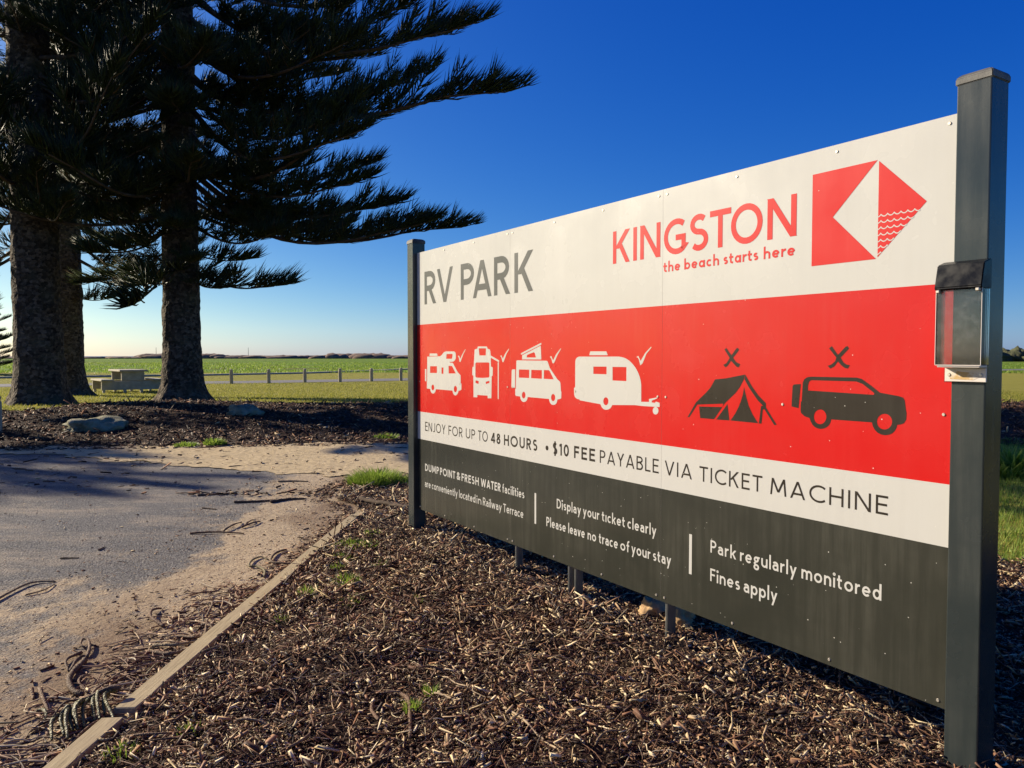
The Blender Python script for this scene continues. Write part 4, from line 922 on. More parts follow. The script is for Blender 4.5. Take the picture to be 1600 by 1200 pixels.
# thin needles and twiglets littering the bed: too many to count
def litter(name, n_, inside, zfun, lo, hi, r0, box, mat):
    VV = []; FF = []; TT = []
    for (x, y) in scatter(n_, *box, inside, 1.1, 2.4):
        Lh = random.uniform(lo, hi); a = random.uniform(0, 6.28); cv = random.gauss(0, 1.6); r = r0 * random.uniform(0.6, 1.3)
        pts = []; px_, py_ = x, y
        for i in range(5):
            pts.append((px_, py_, zfun(px_, py_) + r + 0.009 + 0.006 * math.sin(i * 0.9 + x * 40))); px_ += math.cos(a) * Lh / 4; py_ += math.sin(a) * Lh / 4; a += cv / 4
        V, F = tube_arrays(pts, [r * .6, r, r, r * .9, r * .4], 4, False)
        b0 = len(VV); VV += V; FF += [tuple(b0 + k for k in f) for f in F]; TT += [random.betavariate(1.8, 1.5)] * len(V)
    o = obj(name, mesh_np(name, np.array(VV), np.array(FF), np.array(TT), True), None, mat); return tag(o, kind='stuff')
litter('twig_litter', 5200, lambda x, y: in_bed(x, y) and in_view(x, y, 1.0), bed_z, 0.04, 0.19, 0.0021, (-2.2, 5.5, 1.6, 8.8), M['chips'])
litter('twig_litter', 420, lambda x, y: in_view(x, y, 1.0) and bed_left(y) - 0.42 < x < bed_left(y) - 0.08 and y < 4.6, lambda x, y: 0.004, 0.06, 0.24, 0.0035, (-2.2, -1.2, 1.6, 4.6), M['chips'])

# ------------------------------------------------------------------ fallen twigs, one by one
def spline(pts, n_=14):
    P = [Vector(p) for p in pts]
    if len(P) == 2: P = [P[0], P[0].lerp(P[1], .5), P[1]]
    out = []
    for i in range(len(P) - 1):
        p0 = P[max(i - 1, 0)]; p1 = P[i]; p2 = P[i + 1]; p3 = P[min(i + 2, len(P) - 1)]
        m = max(2, n_ // (len(P) - 1))
        for k in range(m):
            t = k / m
            out.append(0.5 * ((2 * p1) + (p2 - p0) * t + (2 * p0 - 5 * p1 + 4 * p2 - p3) * t * t + (3 * p1 - p0 - 3 * p2 + p3) * t ** 3))
    out.append(P[-1]); return out
def surf_z(x, y): return bed_z(x, y) + 0.008 if in_bed(x, y) else 0.006
GT = 'fallen pine twigs and sticks lying on the ground'
def twig(name, wpts, r, label, cat='twig', mat='twig', arch=0.0, knobs=True, group=GT, taper=0.45):
    r = r if name == 'fallen_branch' else r * 0.66; arch *= 0.6
    S = spline(wpts, 34 if r > .009 else 18); n_ = len(S); pts = []; rad = []
    c = S[n_ // 2]
    for i, p in enumerate(S):
        t = i / (n_ - 1); rr = r * (1 - taper * t) * (1 + 0.08 * math.sin(i * 0.9 + p.x * 9) + (0.13 if i % 2 else -0.08) * (r > .009)) * (0.75 if i in (0, n_ - 1) else 1)
        z = (p.z if p.z > 0 else surf_z(p.x, p.y)) + rr * 0.8 + arch * math.sin(math.pi * t)
        pts.append((p.x - c.x, p.y - c.y, z)); rad.append(rr)
    V, F = tube_arrays(pts, rad, 7)
    o = obj(name, mesh_py(name, V, F, smooth=True), None, M[mat]); o.location = (c.x, c.y, 0)
    return tag(o, label, cat, group)
def pxw(origin, s, pts, z=0.02):
    return [Vector((*ray_ground(origin[0] + x / s, origin[1] + y / s, z).xy, 0)) for x, y in pts]
Za = ((0, 650), 2.1813); Zb = ((40, 960), 5.0); Zc = ((280, 720), 4.2105); Zd = ((500, 780), 2.858); Ze = ((960, 880), 2.5)
def tw(Zx, pts, r, label, **k): return twig(k.pop('name', 'fallen_twig'), pxw(*Zx, pts), r, label, **k)
tw(Za, [(-40, 640), (30, 600), (110, 565), (190, 558)], .013, 'long dark twig on the asphalt at the left edge of the photo', arch=.01)
tw(Za, [(85, 605), (150, 590), (188, 566)], .008, 'thin short twig beside the long dark one on the asphalt', arch=.01)
tw(Za, [(205, 480), (270, 478)], .010, 'short straight dark stick lying alone on the far asphalt', cat='stick')
tw(Za, [(335, 452), (358, 440)], .010, 'small brown stub of twig beside the short dark stick on the asphalt')
tw(Za, [(558, 712), (515, 690), (520, 665), (550, 650)], .014, 'hooked brown twig alone on the pale dirt, casting a clear shadow', arch=.03)
tw(Za, [(440, 700), (462, 712)], .014, 'stubby brown twig just left of the hooked one on the dirt')
tw(Zb, [(470, 345), (400, 420), (352, 480), (340, 545), (380, 600), (450, 618)], .019, 'thick ridged brown twig bent like a hook at the asphalt edge', arch=.012, taper=.1)
tw(Zb, [(440, 470), (415, 510), (440, 560), (490, 590)], .010, 'thin curved twig tucked inside the thick bent one', arch=.01)
tw(Zb, [(480, 320), (500, 265), (490, 212), (445, 205), (432, 238), (468, 246)], .013, 'curly brown twig coiled at its end, on the asphalt', arch=.03)
tw(Zb, [(440, 285), (350, 330), (312, 370), (335, 425)], .012, 'brown twig crooked at a right angle below the curly one', arch=.015)
tw(Zb, [(350, 425), (400, 350), (450, 305)], .011, 'straight dark twig crossing the crooked one on the asphalt', arch=.015)
tw(Zb, [(112, 575), (135, 660), (180, 750)], .014, 'pale brown twig leaning beside the asphalt, left of the green frond', arch=.02)
tw(Zb, [(90, 745), (140, 742), (160, 790), (115, 855)], .013, 'curled green twig left of the fallen frond', mat='frond', arch=.012)
tw(Zb, [(45, 575), (60, 640)], .014, 'stubby pale twig at the left end of the debris by the asphalt')
tw(Zb, [(40, 892), (180, 800), (290, 742)], .008, 'slim straight stick on the dirt just left of the green frond', cat='stick', arch=.01)
tw(Zb, [(510, 660), (535, 595), (650, 520), (740, 450), (905, 368)], .009, 'long dark stick arcing up towards the bark pile along the board', cat='stick', arch=.02)
tw(Zb, [(160, 640), (330, 655), (520, 668), (740, 655)], .007, 'long thin reddish stick lying across the debris above the green frond', cat='stick', arch=.02)
tw(Zb, [(630, 560), (760, 490), (880, 450), (1050, 415)], .007, 'thin dark stick between the arcing stick and the board', cat='stick', arch=.02)
tw(Zb, [(790, 640), (840, 560), (870, 490)], .008, 'reddish stick standing out against the chips beside the board', cat='stick', arch=.02)
tw(Zb, [(940, 470), (1000, 420), (1050, 360)], .010, 'brown stick leaning on the bark pile next to the board', cat='stick', arch=.03)
tw(Zb, [(340, 1020), (450, 930), (560, 850), (620, 795)], .009, 'reddish stick lying along and over the near timber board', cat='stick', arch=.035)
tw(Zb, [(632, 870), (585, 930), (562, 985), (600, 1025), (670, 1010), (692, 985)], .010, 'brown twig looping off the right side of the near timber board', arch=.02)
tw(Zb, [(1370, 75), (1440, 85), (1465, 128)], .011, 'pale hooked twig touching the left edge of the long board', arch=.02)
tw(Zb, [(1420, 0), (1460, -60), (1440, -110)], .011, 'dark upright looking twig by the left edge of the long board', arch=.04)
tw(Zb, [(1405, 140), (1415, 60), (1445, 0)], .009, 'thin brown twig crossing beside the pale hooked one', arch=.02)
tw(Zc, [(560, 755), (560, 715), (505, 690), (460, 690), (480, 650), (540, 625), (585, 640)], .013, 'looping brown twig like a snake on the dirt left of the board', arch=.012)
tw(Zc, [(705, 575), (640, 600), (605, 640), (612, 665), (700, 672), (780, 668), (820, 625)], .013, 'brown twig curved like a smile on the dirt beside the looping one', arch=.015)
tw(Zc, [(735, 705), (800, 718), (905, 698)], .010, 'thin twig lying right across the long timber board', arch=.035)
tw(Zc, [(770, 765), (850, 750), (897, 790), (882, 830), (850, 862)], .011, 'coiled dark twig on the mulch just right of the long board', arch=.012)
tw(Zc, [(812, 510), (870, 516), (922, 548)], .010, 'pale twig on the dirt near the far part of the board', arch=.01)
tw(Zc, [(70, 472), (250, 466), (425, 470)], .014, 'long dark stick at the bottom of the small pile on the damp dirt', cat='stick', arch=.01)
tw(Zc, [(290, 458), (350, 430), (412, 398)], .013, 'pale stick slanting up from the small pile on the damp dirt', cat='stick', arch=.03)
tw(Zc, [(410, 432), (480, 412), (535, 392)], .014, 'dark stick at the right end of the small pile on the damp dirt', cat='stick', arch=.02)
tw(Zc, [(440, 410), (470, 400), (488, 380)], .011, 'short brown twig standing up from the small pile on the damp dirt', arch=.03)
tw(Zc, [(150, 303), (245, 311)], .012, 'dark stick alone where the asphalt meets the damp dirt', cat='stick')
tw(Zc, [(120, 222), (240, 214), (385, 208)], .018, 'long dark stick on the far tongue of asphalt', cat='stick')
tw(Zc, [(360, 268), (520, 262), (640, 252)], .020, 'dark bark strip at the left of the debris line behind the dirt', cat='bark strip')
tw(Zc, [(600, 268), (720, 248), (830, 244)], .022, 'dark bark strip at the right of the debris line behind the dirt', cat='bark strip')
tw(Zc, [(650, 132), (760, 128), (850, 130)], .016, 'long thin stick between the asphalt tongue and the sand path', cat='stick')
tw(Zc, [(1190, 270), (1300, 300), (1400, 325), (1510, 352)], .022, 'dark bark covered branch lying between the board end and the far sign post', cat='branch', name='fallen_branch', mat='limb', arch=.01, taper=.3)
tw(Zd, [(820, 975), (900, 1035), (990, 1110), (1090, 1200)], .008, 'long pale bare stick on the mulch at the bottom edge of the photo', cat='stick', mat='stick', arch=.02)
tw(Zd, [(715, 975), (760, 1030), (830, 1100)], .008, 'reddish brown stick left of the long pale one', cat='stick', arch=.015)
tw(Zd, [(240, 905), (232, 950), (262, 1002)], .013, 'thick scaly twig on the mulch, left of its longer neighbour', arch=.012, taper=.2)
tw(Zd, [(345, 880), (395, 920), (402, 1000), (402, 1088)], .013, 'long scaly twig bent at the top, in the near mulch', arch=.015, taper=.2)
tw(Zd, [(312, 1105), (285, 1150), (265, 1200)], .013, 'scaly twig at the bottom edge below the bent one', arch=.012, taper=.2)
tw(Zd, [(545, 822), (640, 880), (720, 920), (832, 940)], .0045, 'long hair thin pale twig curving across the near mulch', mat='stick', arch=.02)
tw(Zd, [(290, 665), (380, 690), (500, 708), (592, 716)], .009, 'long dark stick across the middle of the mulch bed', cat='stick', arch=.015)
tw(Zd, [(405, 730), (460, 690), (515, 648)], .005, 'thin pale stick crossing the long dark one', cat='stick', mat='stick', arch=.03)
tw(Zd, [(90, 845), (170, 810), (252, 772)], .008, 'greenish brown twig in the mulch near the board', arch=.015)
tw(Zd, [(25, 645), (85, 590), (142, 558)], .008, 'greenish curved twig beside the grass tufts', arch=.012)
tw(Zd, [(70, 575), (65, 545), (95, 515)], .009, 'pale curled twig beside the lowest grass tufts', mat='stick', arch=.01)
tw(Zd, [(505, 885), (560, 908), (612, 932)], .009, 'pale splinter of wood on the near mulch', cat='stick', mat='stick', arch=.01)
tw(Zd, [(350, 545), (395, 580), (412, 640)], .008, 'reddish curved twig in the middle of the mulch', arch=.012)
tw(Zd, [(275, 538), (330, 550), (372, 560)], .008, 'reddish straight twig beside the curved one in the middle of the mulch', arch=.012)
tw(Zd, [(345, 640), (352, 605), (375, 575)], .008, 'short red brown twig below the reddish pair in the mulch', arch=.012)
tw(Zd, [(410, 430), (470, 380), (490, 355)], .007, 'forked looking pale twig on the mulch in front of the far support pipe', mat='stick', arch=.02)
tw(Zd, [(490, 385), (545, 400), (605, 408)], .006, 'olive thin twig in front of the far support pipe', arch=.015)
tw(Zd, [(700, 425), (745, 420), (800, 428)], .006, 'olive thin twig between the far and middle support pipes', arch=.015)
tw(Zd, [(890, 400), (960, 412), (1050, 432)], .008, 'red brown thin stick in front of the middle support pipes', cat='stick', arch=.012)
tw(Zd, [(1010, 480), (1030, 500), (1060, 495)], .008, 'small curled pale twig below the middle support pipes', mat='stick', arch=.01)
tw(Zd, [(1150, 455), (1180, 462), (1205, 490)], .007, 'arched pale twig at the foot of the middle support pipes', mat='stick', arch=.02)
tw(Ze, [(485, 452), (560, 415), (665, 408)], .013, 'dark curved twig under the lower edge of the board near the right', arch=.012)
tw(Ze, [(665, 408), (700, 440), (722, 462)], .007, 'pale short stick at the end of the dark curved twig', cat='stick', mat='stick', arch=.01)
tw(Za, [(690, 705), (715, 712), (730, 690)], .010, 'pale small twig at the left edge of the long board, middle of its length', mat='stick', arch=.015)
tw(Za, [(515, 800), (580, 812), (650, 795), (690, 775)], .016, 'dark strip of bark in the pile along the left of the board', cat='bark strip', arch=.02)
tw(Za, [(520, 780), (600, 790), (680, 765)], .014, 'reddish strip of bark on top of the pile along the board', cat='bark strip', arch=.04)
tw(Za, [(600, 745), (660, 760), (700, 745)], .011, 'thin strip of bark behind the pile along the board', cat='bark strip', arch=.03)

# the green frond: a stem with a comb of drooping cords
fr = empty('fallen_frond', (-1.60, 2.95, 0.02))
tag(fr, 'fallen green pine frond with drooping cords, at the break in the timber board', 'frond')
inv = Matrix.Translation((1.60, -2.95, -0.02))
stem = spline(pxw(*Zb, [(745, 672), (640, 690), (520, 715), (400, 760), (300, 810), (215, 890)]), 20)
pts = [(p.x + 1.60, p.y - 2.95, 0.048 + 0.010 * math.sin(i * .5)) for i, p in enumerate(stem)]
V, F = tube_arrays(pts, [0.009 - 0.0003 * i for i in range(len(pts))], 6)
obj('stem', mesh_py('stem', V, F, smooth=True), fr, M['twig'])
for (a, bpt, c) in [((700, 672), (620, 720), (690, 835)), ((640, 690), (610, 740), (618, 800)), ((575, 690), (560, 740), (580, 835)), ((540, 690), (525, 760), (540, 845)), ((500, 720), (450, 790), (460, 900)),
                    ((450, 760), (390, 830), (410, 920)), ((430, 750), (345, 840), (370, 925)), ((340, 790), (275, 880), (300, 960)), ((330, 820), (315, 900), (330, 990)), ((250, 860), (205, 920), (205, 1000)), ((400, 770), (380, 850), (400, 900))]:
    w = pxw(*Zb, [a, bpt, c]); S = spline(w, 44); n_ = len(S); hh = random.uniform(.022, .042)
    pts = [(p.x + 1.60, p.y - 2.95, 0.009 + hh * math.sin(math.pi * min(1, 0.34 + 0.66 * (i / (n_ - 1))))) for i, p in enumerate(S)]
    V, F = tube_arrays(pts, [0.0098 * (1 - 0.55 * i / n_) * (1.09 if i % 2 else 0.91) * random.uniform(.93, 1.07) for i in range(n_)], 8)
    obj('cord', mesh_py('cord', V, F, smooth=True), fr, M['frond'])

# a few dozen small twigs that look alike, in a loop
proto = []
for k in range(6):
    a0 = 0; pts = [Vector((0, 0, 0))]; a = 0
    cv = [0.4, 1.6, -1.2, 2.4, 0.9, -2.2][k]
    for i in range(6):
        pts.append(pts[-1] + Vector((math.cos(a), math.sin(a), 0)) * 0.022); a += cv / 6
    c = pts[3]; q = [((p - c).x, (p - c).y, 0.006 + 0.010 * math.sin(math.pi * i / 6)) for i, p in enumerate(pts)]
    V, F = tube_arrays(q, [.0026, .0034, .0038, .0038, .0035, .003, .002], 6)
    me = mesh_py('small_twig', V, F, smooth=True); me.materials.append(M['twig']); proto.append(me)
for i, (x, y) in enumerate(scatter(70, -1.4, 3.0, 2.2, 6.5, lambda x, y: in_bed(x, y) and in_view(x, y, 0) and (x + 0.72) * -0.842 + (y - 5.94) * -0.539 > 0.1, 1.0, 2.4)):
    o = bpy.data.objects.new('small_twig', proto[i % 6]); link(o)
    o.location = (x, y, surf_z(x, y) + 0.004); o.rotation_euler = (random.gauss(0, .15), random.gauss(0, .15), random.uniform(0, 6.28)); s = random.uniform(0.7, 1.5); o.scale = (s, s, s * .9)
    tag(o, 'small brown scaly twig lying among the bark chips', 'twig', 'small alike twigs scattered over the mulch bed')

# ------------------------------------------------------------------ weeds and grass
def blades(n_, rad, hgt, w, spread=0.7, flop=0.5):
    V = []; F = []; T = []
    for i in range(n_):
        a = random.uniform(0, 6.28); r = rad * math.sqrt(random.random()); x, y = r * math.cos(a), r * math.sin(a)
        d = a + random.gauss(0, .6); ln = hgt * random.uniform(0.45, 1.1) * (1.15 - 0.75 * (r / rad) ** 2); out = spread * random.uniform(0.2, 1.0) * ln; ww = w * random.uniform(.6, 1.2)
        dx, dy = math.cos(d), math.sin(d); sx, sy = -dy * ww / 2, dx * ww / 2
        b = len(V); t = random.random()
        for (f, k) in ((0, 1.0), (0.5, 0.85), (1.0, 0.0)):
            px_, py_ = x + dx * out * f ** 1.6, y + dy * out * f ** 1.6; pz = ln * (f - flop * 0.35 * f * f)
            V += [(px_ + sx * k, py_ + sy * k, pz), (px_ - sx * k, py_ - sy * k, pz)] if k > 0 else [(px_, py_, pz)]
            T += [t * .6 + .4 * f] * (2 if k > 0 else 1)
        F += [(b, b + 1, b + 3), (b, b + 3, b + 2), (b + 2, b + 3, b + 4)]
    return np.array(V), np.array(F), np.array(T)
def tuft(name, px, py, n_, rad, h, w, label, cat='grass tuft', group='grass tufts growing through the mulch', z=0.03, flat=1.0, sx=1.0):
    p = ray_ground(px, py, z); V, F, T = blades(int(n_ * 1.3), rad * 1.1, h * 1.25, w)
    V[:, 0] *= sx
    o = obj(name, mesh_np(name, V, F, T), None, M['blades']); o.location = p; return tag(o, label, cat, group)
tuft('grass_tuft', 541, 912, 150, .085, .06, .0045, 'largest bright green grass tuft in the mulch, right of the middle of the board')
tuft('grass_tuft', 482, 930, 110, .07, .055, .0045, 'bright grass tuft touching the board, left of the largest one')
tuft('grass_tuft', 551, 944, 110, .08, .05, .0045, 'grass tuft just below the largest one')
tuft('grass_tuft', 557, 853, 150, .12, .05, .0045, 'wide low grass tuft between the board and the far sign post', sx=1.4)
tuft('grass_tuft', 583, 836, 90, .09, .045, .0045, 'small low grass tuft nearest to the far sign post')
tuft('grass_tuft', 534, 872, 70, .07, .04, .0045, 'thin grass tuft beside the board, left of the wide low one')
tuft('grass_tuft', 594, 886, 60, .05, .05, .004, 'small lone grass tuft in the mulch in front of the far sign post')
tuft('grass_tuft', 528, 888, 50, .05, .04, .004, 'sparse grass tuft under the thin one beside the board')
tuft('grass_tuft', 655, 945, 45, .03, .05, .004, 'small spiky grass tuft in front of the left support pipe')
tuft('grass_tuft', 673, 1085, 45, .03, .045, .004, 'small grass tuft in the middle of the near mulch')
tuft('grass_tuft', 645, 1110, 60, .035, .05, .004, 'grass tuft beside the bent scaly twig')
tuft('grass_tuft', 300, 1146, 60, .05, .04, .0035, 'fine grass tuft right of the near timber board')
tuft('grass_tuft', 190, 1178, 70, .06, .035, .0035, 'fine low grass tuft at the bottom edge beside the near board')
tuft('grass_tuft', 800, 1118, 40, .03, .03, .006, 'small leafy green seedling in the near mulch')
tuft('grass_tuft', 440, 970, 40, .04, .035, .004, 'sparse green tuft touching the right edge of the long board')
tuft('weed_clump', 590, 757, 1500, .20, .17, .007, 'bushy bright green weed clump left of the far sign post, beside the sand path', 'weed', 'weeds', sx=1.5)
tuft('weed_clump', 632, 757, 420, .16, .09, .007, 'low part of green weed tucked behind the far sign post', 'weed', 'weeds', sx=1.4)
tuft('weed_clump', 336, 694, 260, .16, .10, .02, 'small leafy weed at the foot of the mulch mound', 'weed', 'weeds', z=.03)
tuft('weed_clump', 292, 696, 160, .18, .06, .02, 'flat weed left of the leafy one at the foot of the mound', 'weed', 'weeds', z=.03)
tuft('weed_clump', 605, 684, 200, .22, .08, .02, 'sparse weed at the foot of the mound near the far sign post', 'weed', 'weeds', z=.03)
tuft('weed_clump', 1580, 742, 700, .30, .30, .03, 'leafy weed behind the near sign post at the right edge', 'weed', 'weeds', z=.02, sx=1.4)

def lawn(name, n_, inside, box, h, w, zf, mat, bias=0.0, yc=5):
    P = scatter(n_, *box, inside, bias, yc); m = len(P)
    C = np.array(P); Z0 = np.array([zf(*p) for p in P])
    d = rng.uniform(0, 6.28, m); ln = h * rng.uniform(.4, 1.2, m); out = ln * rng.uniform(.1, .9, m); ww = w * rng.uniform(.6, 1.3, m)
    dx, dy = np.cos(d), np.sin(d)
    a = np.stack([C[:, 0] - dy * ww, C[:, 1] + dx * ww, Z0], -1); b = np.stack([C[:, 0] + dy * ww, C[:, 1] - dx * ww, Z0], -1)
    t = np.stack([C[:, 0] + dx * out, C[:, 1] + dy * out, Z0 + ln], -1)
    V = np.stack([a, b, t], 1).reshape(-1, 3); F = np.arange(3 * m).reshape(m, 3)
    tn = np.repeat(rng.uniform(0, 1, m), 3)
    return tag(obj(name, mesh_np(name, V, F, tn), None, mat), kind='stuff')
gzf = lambda x, y: float(gz(x, y)) + 0.0
lawn('grass', 45000, lambda x, y: y > bed_back(x) - 0.1 and y < 12.6 and x > 2.4 and in_view(x, y, 1.5) , (2.4, 10, 3.2, 12.6), .07, .004, gzf, M['blades'], .6, 4)
lawn('field_weeds', 60000, lambda x, y: in_view(x, y, 3) and fbm(x, y * .6, .12, 77) > -.05, (-95, 90, 62, 165), .20, .045, gzf, M['blades'], 1.2, 62)
lawn('grass', 110000, lambda x, y: in_view(x, y, 1.5) and not in_mound(x, y) and y > mound_back(x) - .3, (-22, 20, 14.5, 40), .055, .010, gzf, M['lawn'], 1.0, 15)

# ------------------------------------------------------------------ rocks
def rock(name, px, py, z, sx, sy, sz, mat, label, rz=0.0, sd=1.0, group='rocks'):
    b = bmesh.new(); bmesh.ops.create_icosphere(b, subdivisions=4, radius=1.0)
    for v in b.verts:
        p = v.co.copy()
        d = 1 + .42 * noise.noise(p * 1.5 + Vector((sd, 0, 0))) + .20 * noise.noise(p * 4 + Vector((0, sd, 0))) + .05 * noise.noise(p * 11)
        q = Vector((max(-.9, min(.9, p.x)), max(-.9, min(.9, p.y)), max(-.7, min(.85, p.z)))) * d
        v.co = Vector((q.x * sx, q.y * sy, q.z * sz))
    o = obj(name, bm_mesh(name, b, True), None, M[mat]); o.location = ray_ground(px, py, z); o.rotation_euler = (0, 0, rz)
    return tag(o, label, 'rock', group)
rock('rock', 150, 672, .10, .60, .40, .24, 'rock', 'large flat pale limestone rock at the foot of the mound below the left tree', .1, 3)
rock('rock', 380, 650, .22, .36, .28, .22, 'rock', 'smaller greenish limestone rock on the mound below the middle tree', .3, 8)
rock('rock', 1020, 955, .055, .07, .07, .07, 'sandstone', 'left of two small orange sandstone rocks behind the sign, half hidden by a pipe', .3, 5)
rock('rock', 1062, 969, .06, .085, .07, .075, 'sandstone', 'right of two small orange sandstone rocks behind the sign, under the panel edge', .9, 6)

# ------------------------------------------------------------------ Norfolk pines
def gen_branch(L, seed, sag, lift):
    """a limb along +X with side plumes of upswept cords; returns limb and foliage arrays"""
    r = np.random.default_rng(seed)
    t = np.linspace(0, 1, 15)
    wob = 0.035 * L * np.sin(t * 5 + seed) * t
    P = np.stack([L * t, wob, L * (-sag * np.sin(np.pi * np.minimum(t * 1.15, 1.0)) + lift * t ** 4)], -1)
    rad = 0.010 * L * (1 - t) ** 0.9 + 0.011
    LV, LF = tube_arrays(P, rad, 6)
    WV = []; WT = []; tone = []
    def at(u): return np.array([np.interp(u, t, P[:, k]) for k in range(3)])
    def plume(base, d, ln, up, dens=1.0, big=1.0):
        """a side shoot with cords along both flanks and the top"""
        d = d / np.linalg.norm(d)
        side = np.cross(d, [0, 0, 1.0]); side /= np.linalg.norm(side) + 1e-9; upv = np.cross(side, d)
        m = int(ln / 0.029 * dens) + 6
        s = np.sort(r.uniform(0.04, 1.0, m)); 
        curve = np.outer(s * ln, d) + np.outer(up * ln * s ** 2, [0, 0, 1.0])
        ph = r.uniform(-0.35, np.pi + 0.35, m)            # round the upper side of the shoot
        lean = r.normal(0.62, 0.12, m)
        wl_ = big * 0.42 * (0.55 + 0.6 * np.sin(np.pi * np.clip(s * 0.85 + 0.12, 0, 1))) * r.uniform(.75, 1.15, m)
        rd = np.outer(np.cos(ph), side) + np.outer(np.sin(ph), upv)
        dirs = np.outer(np.cos(lean), d) + np.sin(lean)[:, None] * rd
        dirs[:, 2] += 0.22
        dirs /= np.linalg.norm(dirs, axis=1)[:, None]
        b0 = base + curve
        mid = b0 + dirs * (wl_ * .5)[:, None]
        tip = b0 + dirs * wl_[:, None]; tip[:, 2] += wl_ * .18; tip += np.outer(wl_ * .10, d)
        e1 = np.cross(dirs, [0.2, 0.1, 1.0]); e1 /= np.linalg.norm(e1, axis=1)[:, None]; e2 = np.cross(dirs, e1)
        ww = r.uniform(.0085, .0125, m) * big
        rings = []
        for (cpt, f) in ((b0, .9), (mid, 1.0)):
            for k in range(3):
                a = 2 * np.pi * k / 3
                rings.append(cpt + (np.cos(a) * e1 + np.sin(a) * e2) * (ww * f)[:, None])
        rings.append(tip)
        V = np.stack(rings, 1)                              # m,7,3
        base_i = sum(len(v) for v in WV)
        f = np.array([[0, 1, 4], [0, 4, 3], [1, 2, 5], [1, 5, 4], [2, 0, 3], [2, 3, 5], [3, 4, 6], [4, 5, 6], [5, 3, 6]])
        WV.append(V.reshape(-1, 3)); WT.append((f[None] + base_i + (np.arange(m) * 7)[:, None, None]).reshape(-1, 3))
        tn = np.clip(r.normal(.42, .18, m), 0, 0.9); tn = np.where(r.random(m) < .03, 1.0, tn)
        tone.append(np.repeat(tn, 7))
    nl = max(4, int(L * 0.86 / 0.25)); sgn = 1
    for i in range(nl):
        u = 0.14 + 0.84 * (i + r.uniform(-.3, .3)) / nl
        u = min(max(u, .08), .985)
        ln = (0.30 + 0.16 * L) * (np.sin(np.pi * min(1, .25 + .75 * u)) ** .7 * .8 + .2) * r.uniform(.7, 1.15)
        tang = at(min(u + .03, 1)) - at(u - .03); tang /= np.linalg.norm(tang)
        sd = np.array([-tang[1], tang[0], 0]) * sgn; sgn = -sgn
        d = tang * r.uniform(.55, .85) + sd * r.uniform(.55, .85) + np.array([0, 0, r.uniform(-.05, .25)])
        plume(at(u), d, ln, r.uniform(.12, .48))
        if r.random() < .6: plume(at(u), tang * r.uniform(.4, .8) + np.array([0, 0, r.uniform(.35, .8)]) + sd * r.uniform(-.5, .5), ln * r.uniform(.4, .75), .15)
    for u in (0.80, 0.90, 0.96):
        tang = at(1.0) - at(u - .05); plume(at(u), tang, (1.02 - u) * L * .9 + .35, .10, 1.3, 1.05)
    return (np.array(LV), LF), (np.concatenate(WV), np.concatenate(WT), np.concatenate(tone))

BR = []
for (L, sd, sag, lift) in [(7.5, 1, .10, .12), (7.5, 2, .07, .20), (5.5, 3, .08, .16), (5.5, 4, .12, .18), (3.6, 5, .06, .12), (3.6, 6, .10, .18), (2.0, 7, .05, .12), (1.1, 8, .03, .10)]:
    (LV, LF), (WV, WT, tn) = gen_branch(L, sd, sag, lift)
    a = mesh_py('branch', LV, LF, smooth=True); a.materials.append(M['limb'])
    f = mesh_np('foliage', WV, WT, tn); f.materials.append(M['foliage'])
    BR.append((L, lift, a, f))

def add_branch(root, A, B, variant=None, roll=0.0):
    """a limb of the tree from A to B (tree-local points): shares its mesh with limbs alike"""
    A = Vector(A); B = Vector(B); d = B - A; ln = d.length
    cands = sorted(range(len(BR)), key=lambda k: abs(math.log(BR[k][0] / ln)))[:2]
    k = variant if variant is not None else random.choice(cands)
    L, lift, lm, fm_ = BR[k]
    end = Vector((L, 0, L * lift)).normalized()
    X = d.normalized(); Y = Vector((0, 0, 1)).cross(X).normalized(); Z = X.cross(Y)
    Rm = Matrix((X, Y, Z)).transposed().to_4x4()
    fix = Matrix.Rotation(math.atan2(lift, 1.0), 4, 'Y')    # the limb tip sits above its axis
    m = Matrix.Translation(A) @ Rm @ Matrix.Rotation(roll, 4, 'X') @ fix @ Matrix.Scale(ln / math.hypot(L, L * lift), 4)
    b = bpy.data.objects.new('branch', lm); link(b, root); b.matrix_local = m
    f = bpy.data.objects.new('foliage', fm_); link(f, b)
    return b

